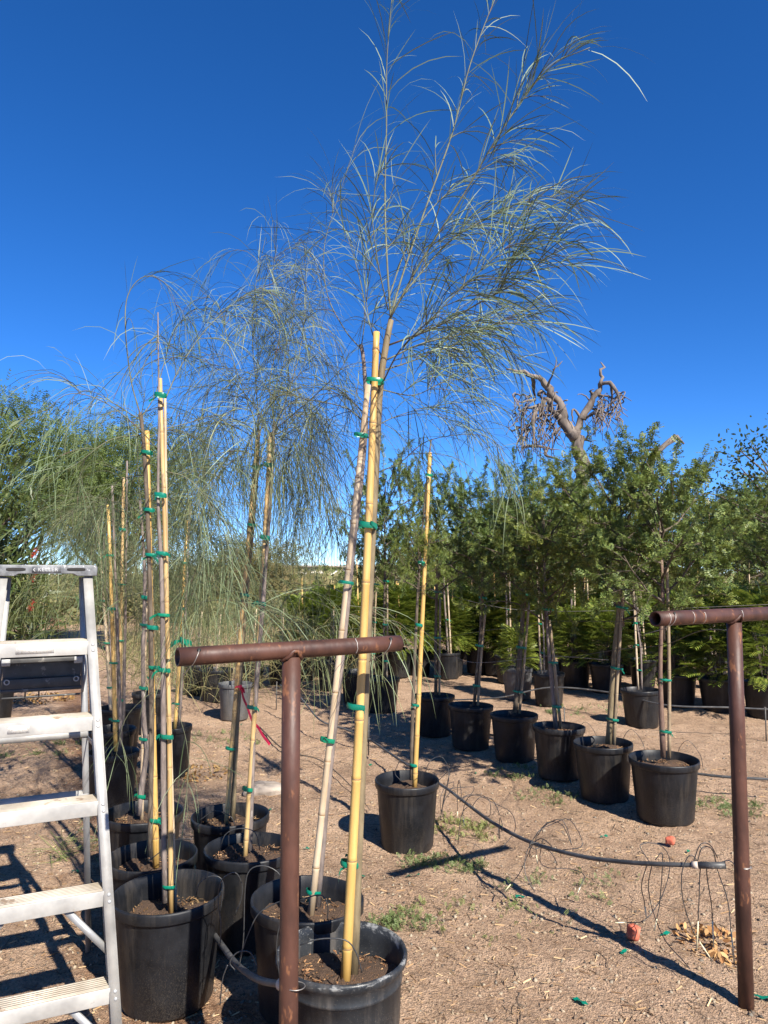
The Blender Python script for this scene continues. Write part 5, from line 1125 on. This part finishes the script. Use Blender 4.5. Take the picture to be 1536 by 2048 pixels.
# dead tree
DT = 17.0
root = thing('dead_tree', on(1160, 1290, 0) * [0, 0, 0] + np.array([at(1160, 1150, DT)[0], DT, 0]), 'gnarled bare dead tree rising above the right row crowns', 'tree')
def dead(pts, r, n=18, name='limb', par=None, gn=.05):
    l = smooth_line([at(q[0], q[1], DT + (q[2] if len(q) > 2 else 0)) for q in pts], n); l[1:-1] += rng.normal(size=(len(l) - 2, 3)) * gn * .6
    rad = np.interp(np.linspace(0, 1, len(l)), np.linspace(0, 1, len(r)), r) * .66 * (1 + .12 * rng.normal(size=len(l))); mb = MB(); tube(mb, l, rad, 8); o = obj(name, mb, M['dead_wood'], par or root); return o, l
tk, _ = dead([(1165, 1160), (1162, 1000), (1165, 940), (1158, 890), (1145, 865)], [.34, .28, .24, .22, .2], name='trunk')
A1, la = dead([(1150, 875), (1128, 845), (1122, 812), (1103, 785), (1090, 768), (1065, 752), (1040, 742), (1012, 738)], [.21, .19, .16, .13, .11, .09, .07, .035])
A2, lb2 = dead([(1152, 870), (1165, 838), (1178, 812), (1195, 785), (1202, 765), (1206, 748), (1201, 724)], [.15, .14, .12, .09, .07, .06, .02])
A3, lc3 = dead([(1140, 850), (1118, 835), (1100, 815), (1092, 795)], [.12, .11, .09, .08])
twigs = [([(1092, 780), (1100, 760), (1110, 738), (1113, 714)], .05), ([(1106, 740), (1118, 730), (1125, 722)], .03), ([(1202, 768), (1220, 766), (1233, 782), (1240, 805), (1246, 828)], .08), ([(1220, 767), (1224, 785), (1222, 810), (1226, 830)], .06),
         ([(1195, 790), (1215, 793), (1230, 798), (1238, 790), (1248, 793), (1263, 802)], .045), ([(1233, 798), (1218, 812), (1210, 832)], .04), ([(1190, 790), (1180, 783), (1188, 778)], .05), ([(1180, 815), (1195, 820), (1215, 828), (1235, 842)], .05), ([(1178, 800), (1165, 788), (1155, 790)], .03),
         ([(1160, 835), (1148, 818), (1145, 835), (1150, 850)], .05), ([(1170, 838), (1185, 828), (1200, 826), (1212, 832)], .05), ([(1194, 828), (1192, 845), (1188, 862)], .04), ([(1066, 752), (1067, 770), (1070, 790), (1072, 802)], .08), ([(1078, 790), (1082, 782), (1092, 788), (1104, 795)], .08),
         ([(1070, 800), (1055, 802), (1040, 805), (1030, 795)], .045), ([(1060, 795), (1045, 790), (1030, 790)], .03), ([(1090, 800), (1080, 820), (1085, 845), (1095, 850)], .09), ([(1080, 810), (1060, 815), (1046, 820), (1043, 850), (1045, 885), (1052, 910)], .07), ([(1075, 815), (1066, 840), (1068, 870), (1072, 900)], .08),
         ([(1085, 825), (1095, 840), (1105, 850), (1108, 860)], .05), ([(1095, 832), (1110, 825), (1125, 818), (1134, 808)], .045), ([(1040, 855), (1025, 862), (1012, 852)], .035), ([(1120, 855), (1110, 870), (1120, 880)], .05), ([(1148, 890), (1170, 880), (1176, 868), (1168, 840)], .05), ([(1170, 880), (1188, 884)], .035),
         ([(1135, 800), (1128, 802), (1118, 812)], .03), ([(1044, 895), (1070, 892), (1095, 896), (1120, 900)], .06), ([(1095, 896), (1090, 910), (1110, 915), (1130, 925)], .06)]
for i in range(150):
    x = random.uniform(1028, 1130) if i < 100 else random.uniform(1185, 1245); y = random.uniform(785, 880) if i < 100 else random.uniform(785, 835); twigs.append(([(x, y), (x + random.uniform(-10, 8), y + random.uniform(-4, 12)), (x + random.uniform(-16, 12), y + random.uniform(10, 26)), (x + random.uniform(-22, 14), y + random.uniform(24, 62))], random.uniform(.012, .034)))
for pts, r_ in twigs:
    z = random.uniform(-.5, .5); dead([(p[0], p[1], z * (k > 0) * min(1, k / 2)) for k, p in enumerate(pts)], [r_, r_ * .7, .010], 9, 'twig', A1 if pts[0][0] < 1140 else A2, .012)
heap_mb = MB()
# broken pale limb of a second dead tree, further right
root2 = thing('dead_tree', (at(1290, 1150, 14)[0], 14.0, 0), 'broken pale limb of a dead tree poking out right of the gnarled one', 'tree')
def dead2(pts, r, nm): mb = MB(); l = smooth_line([at(q[0], q[1], 14) for q in pts], 14); tube(mb, l, np.interp(np.linspace(0, 1, len(l)), np.linspace(0, 1, len(r)), r), 8); obj(nm, mb, M['dead_wood'], root2)
dead2([(1290, 1310), (1285, 1100), (1295, 950), (1310, 912), (1330, 890), (1352, 872)], [.13, .11, .09, .06, .05, .05], 'trunk'); dead2([(1352, 872), (1360, 880), (1368, 888)], [.045, .03, .02], 'limb'); dead2([(1350, 880), (1320, 896), (1280, 902)], [.03, .025, .02], 'limb')

mb = MB(); n = 5200; y = 9.5 + 11 * rng.random(n); x = -0.36 * y + (0.36 * y - .4) * rng.random(n) * 1.02; c0 = np.sin(x * 2.1 + y) * .5 + .5
p = np.stack([x, y, 0.02 + (0.25 + 0.65 * c0) * rng.random(n)], -1)
ribbons(mb, p, rng.normal(size=(n, 3)) * .5 + [0, 0, .8], .35 + .45 * rng.random(n), .004 + .006 * rng.random(n), .8 + rng.random(n), 4)
o = obj('dry_brush', mb, M['brush_straw'], kind='stuff'); o['label'] = 'hazy yellowish dry brush filling the gap behind the left trees'
# far scrub and a pale building on the horizon
mb = MB(); n = 12000; a = rng.random(n); y = 24 + 46 * rng.random(n); x = (rng.random(n) - .5) * 1.35 * y
hgt = (0.55 + .5 * np.sin(x * .7 + y * .3) ** 2 + .5 * np.sin(x * .23 + 1.3) ** 2) * (.8 + .006 * y)
p = np.stack([x, y, hgt * rng.random(n) ** .7], -1)
scatter(mb, *SPRIG, p, frames(rng.normal(size=(n, 3)) + [0, 0, .5]), .48 + .4 * rng.random(n))
o = obj('scrub', mb, M['scrub_leaf'], smooth=False, kind='stuff'); o['label'] = 'olive and straw coloured scrub across the far ground'
bx, by = at(590, 1147, 70)[0], 70.0; root = thing('building', (bx, by, 0), 'long low cream building on the horizon left of the leaning stakes', 'building')
mb = MB(); box(mb, (bx, by + 4, 1.1), (11, 0, 0), (0, 4, 0), (0, 0, 1.15)); obj('wall', mb, M['building'], root, smooth=False)
mb = MB(); box(mb, (bx, by + 4, 2.36), (11.3, 0, 0), (0, 4.3, 0), (0, 0, .11)); obj('roof', mb, M['roof'], root, smooth=False)
for i in range(6):
    mb = MB(); box(mb, (bx - 9 + i * 3.6, by - .03, 1.3), (.55, 0, 0), (0, .04, 0), (0, 0, .45)); obj('window', mb, M['glass'], root, smooth=False)
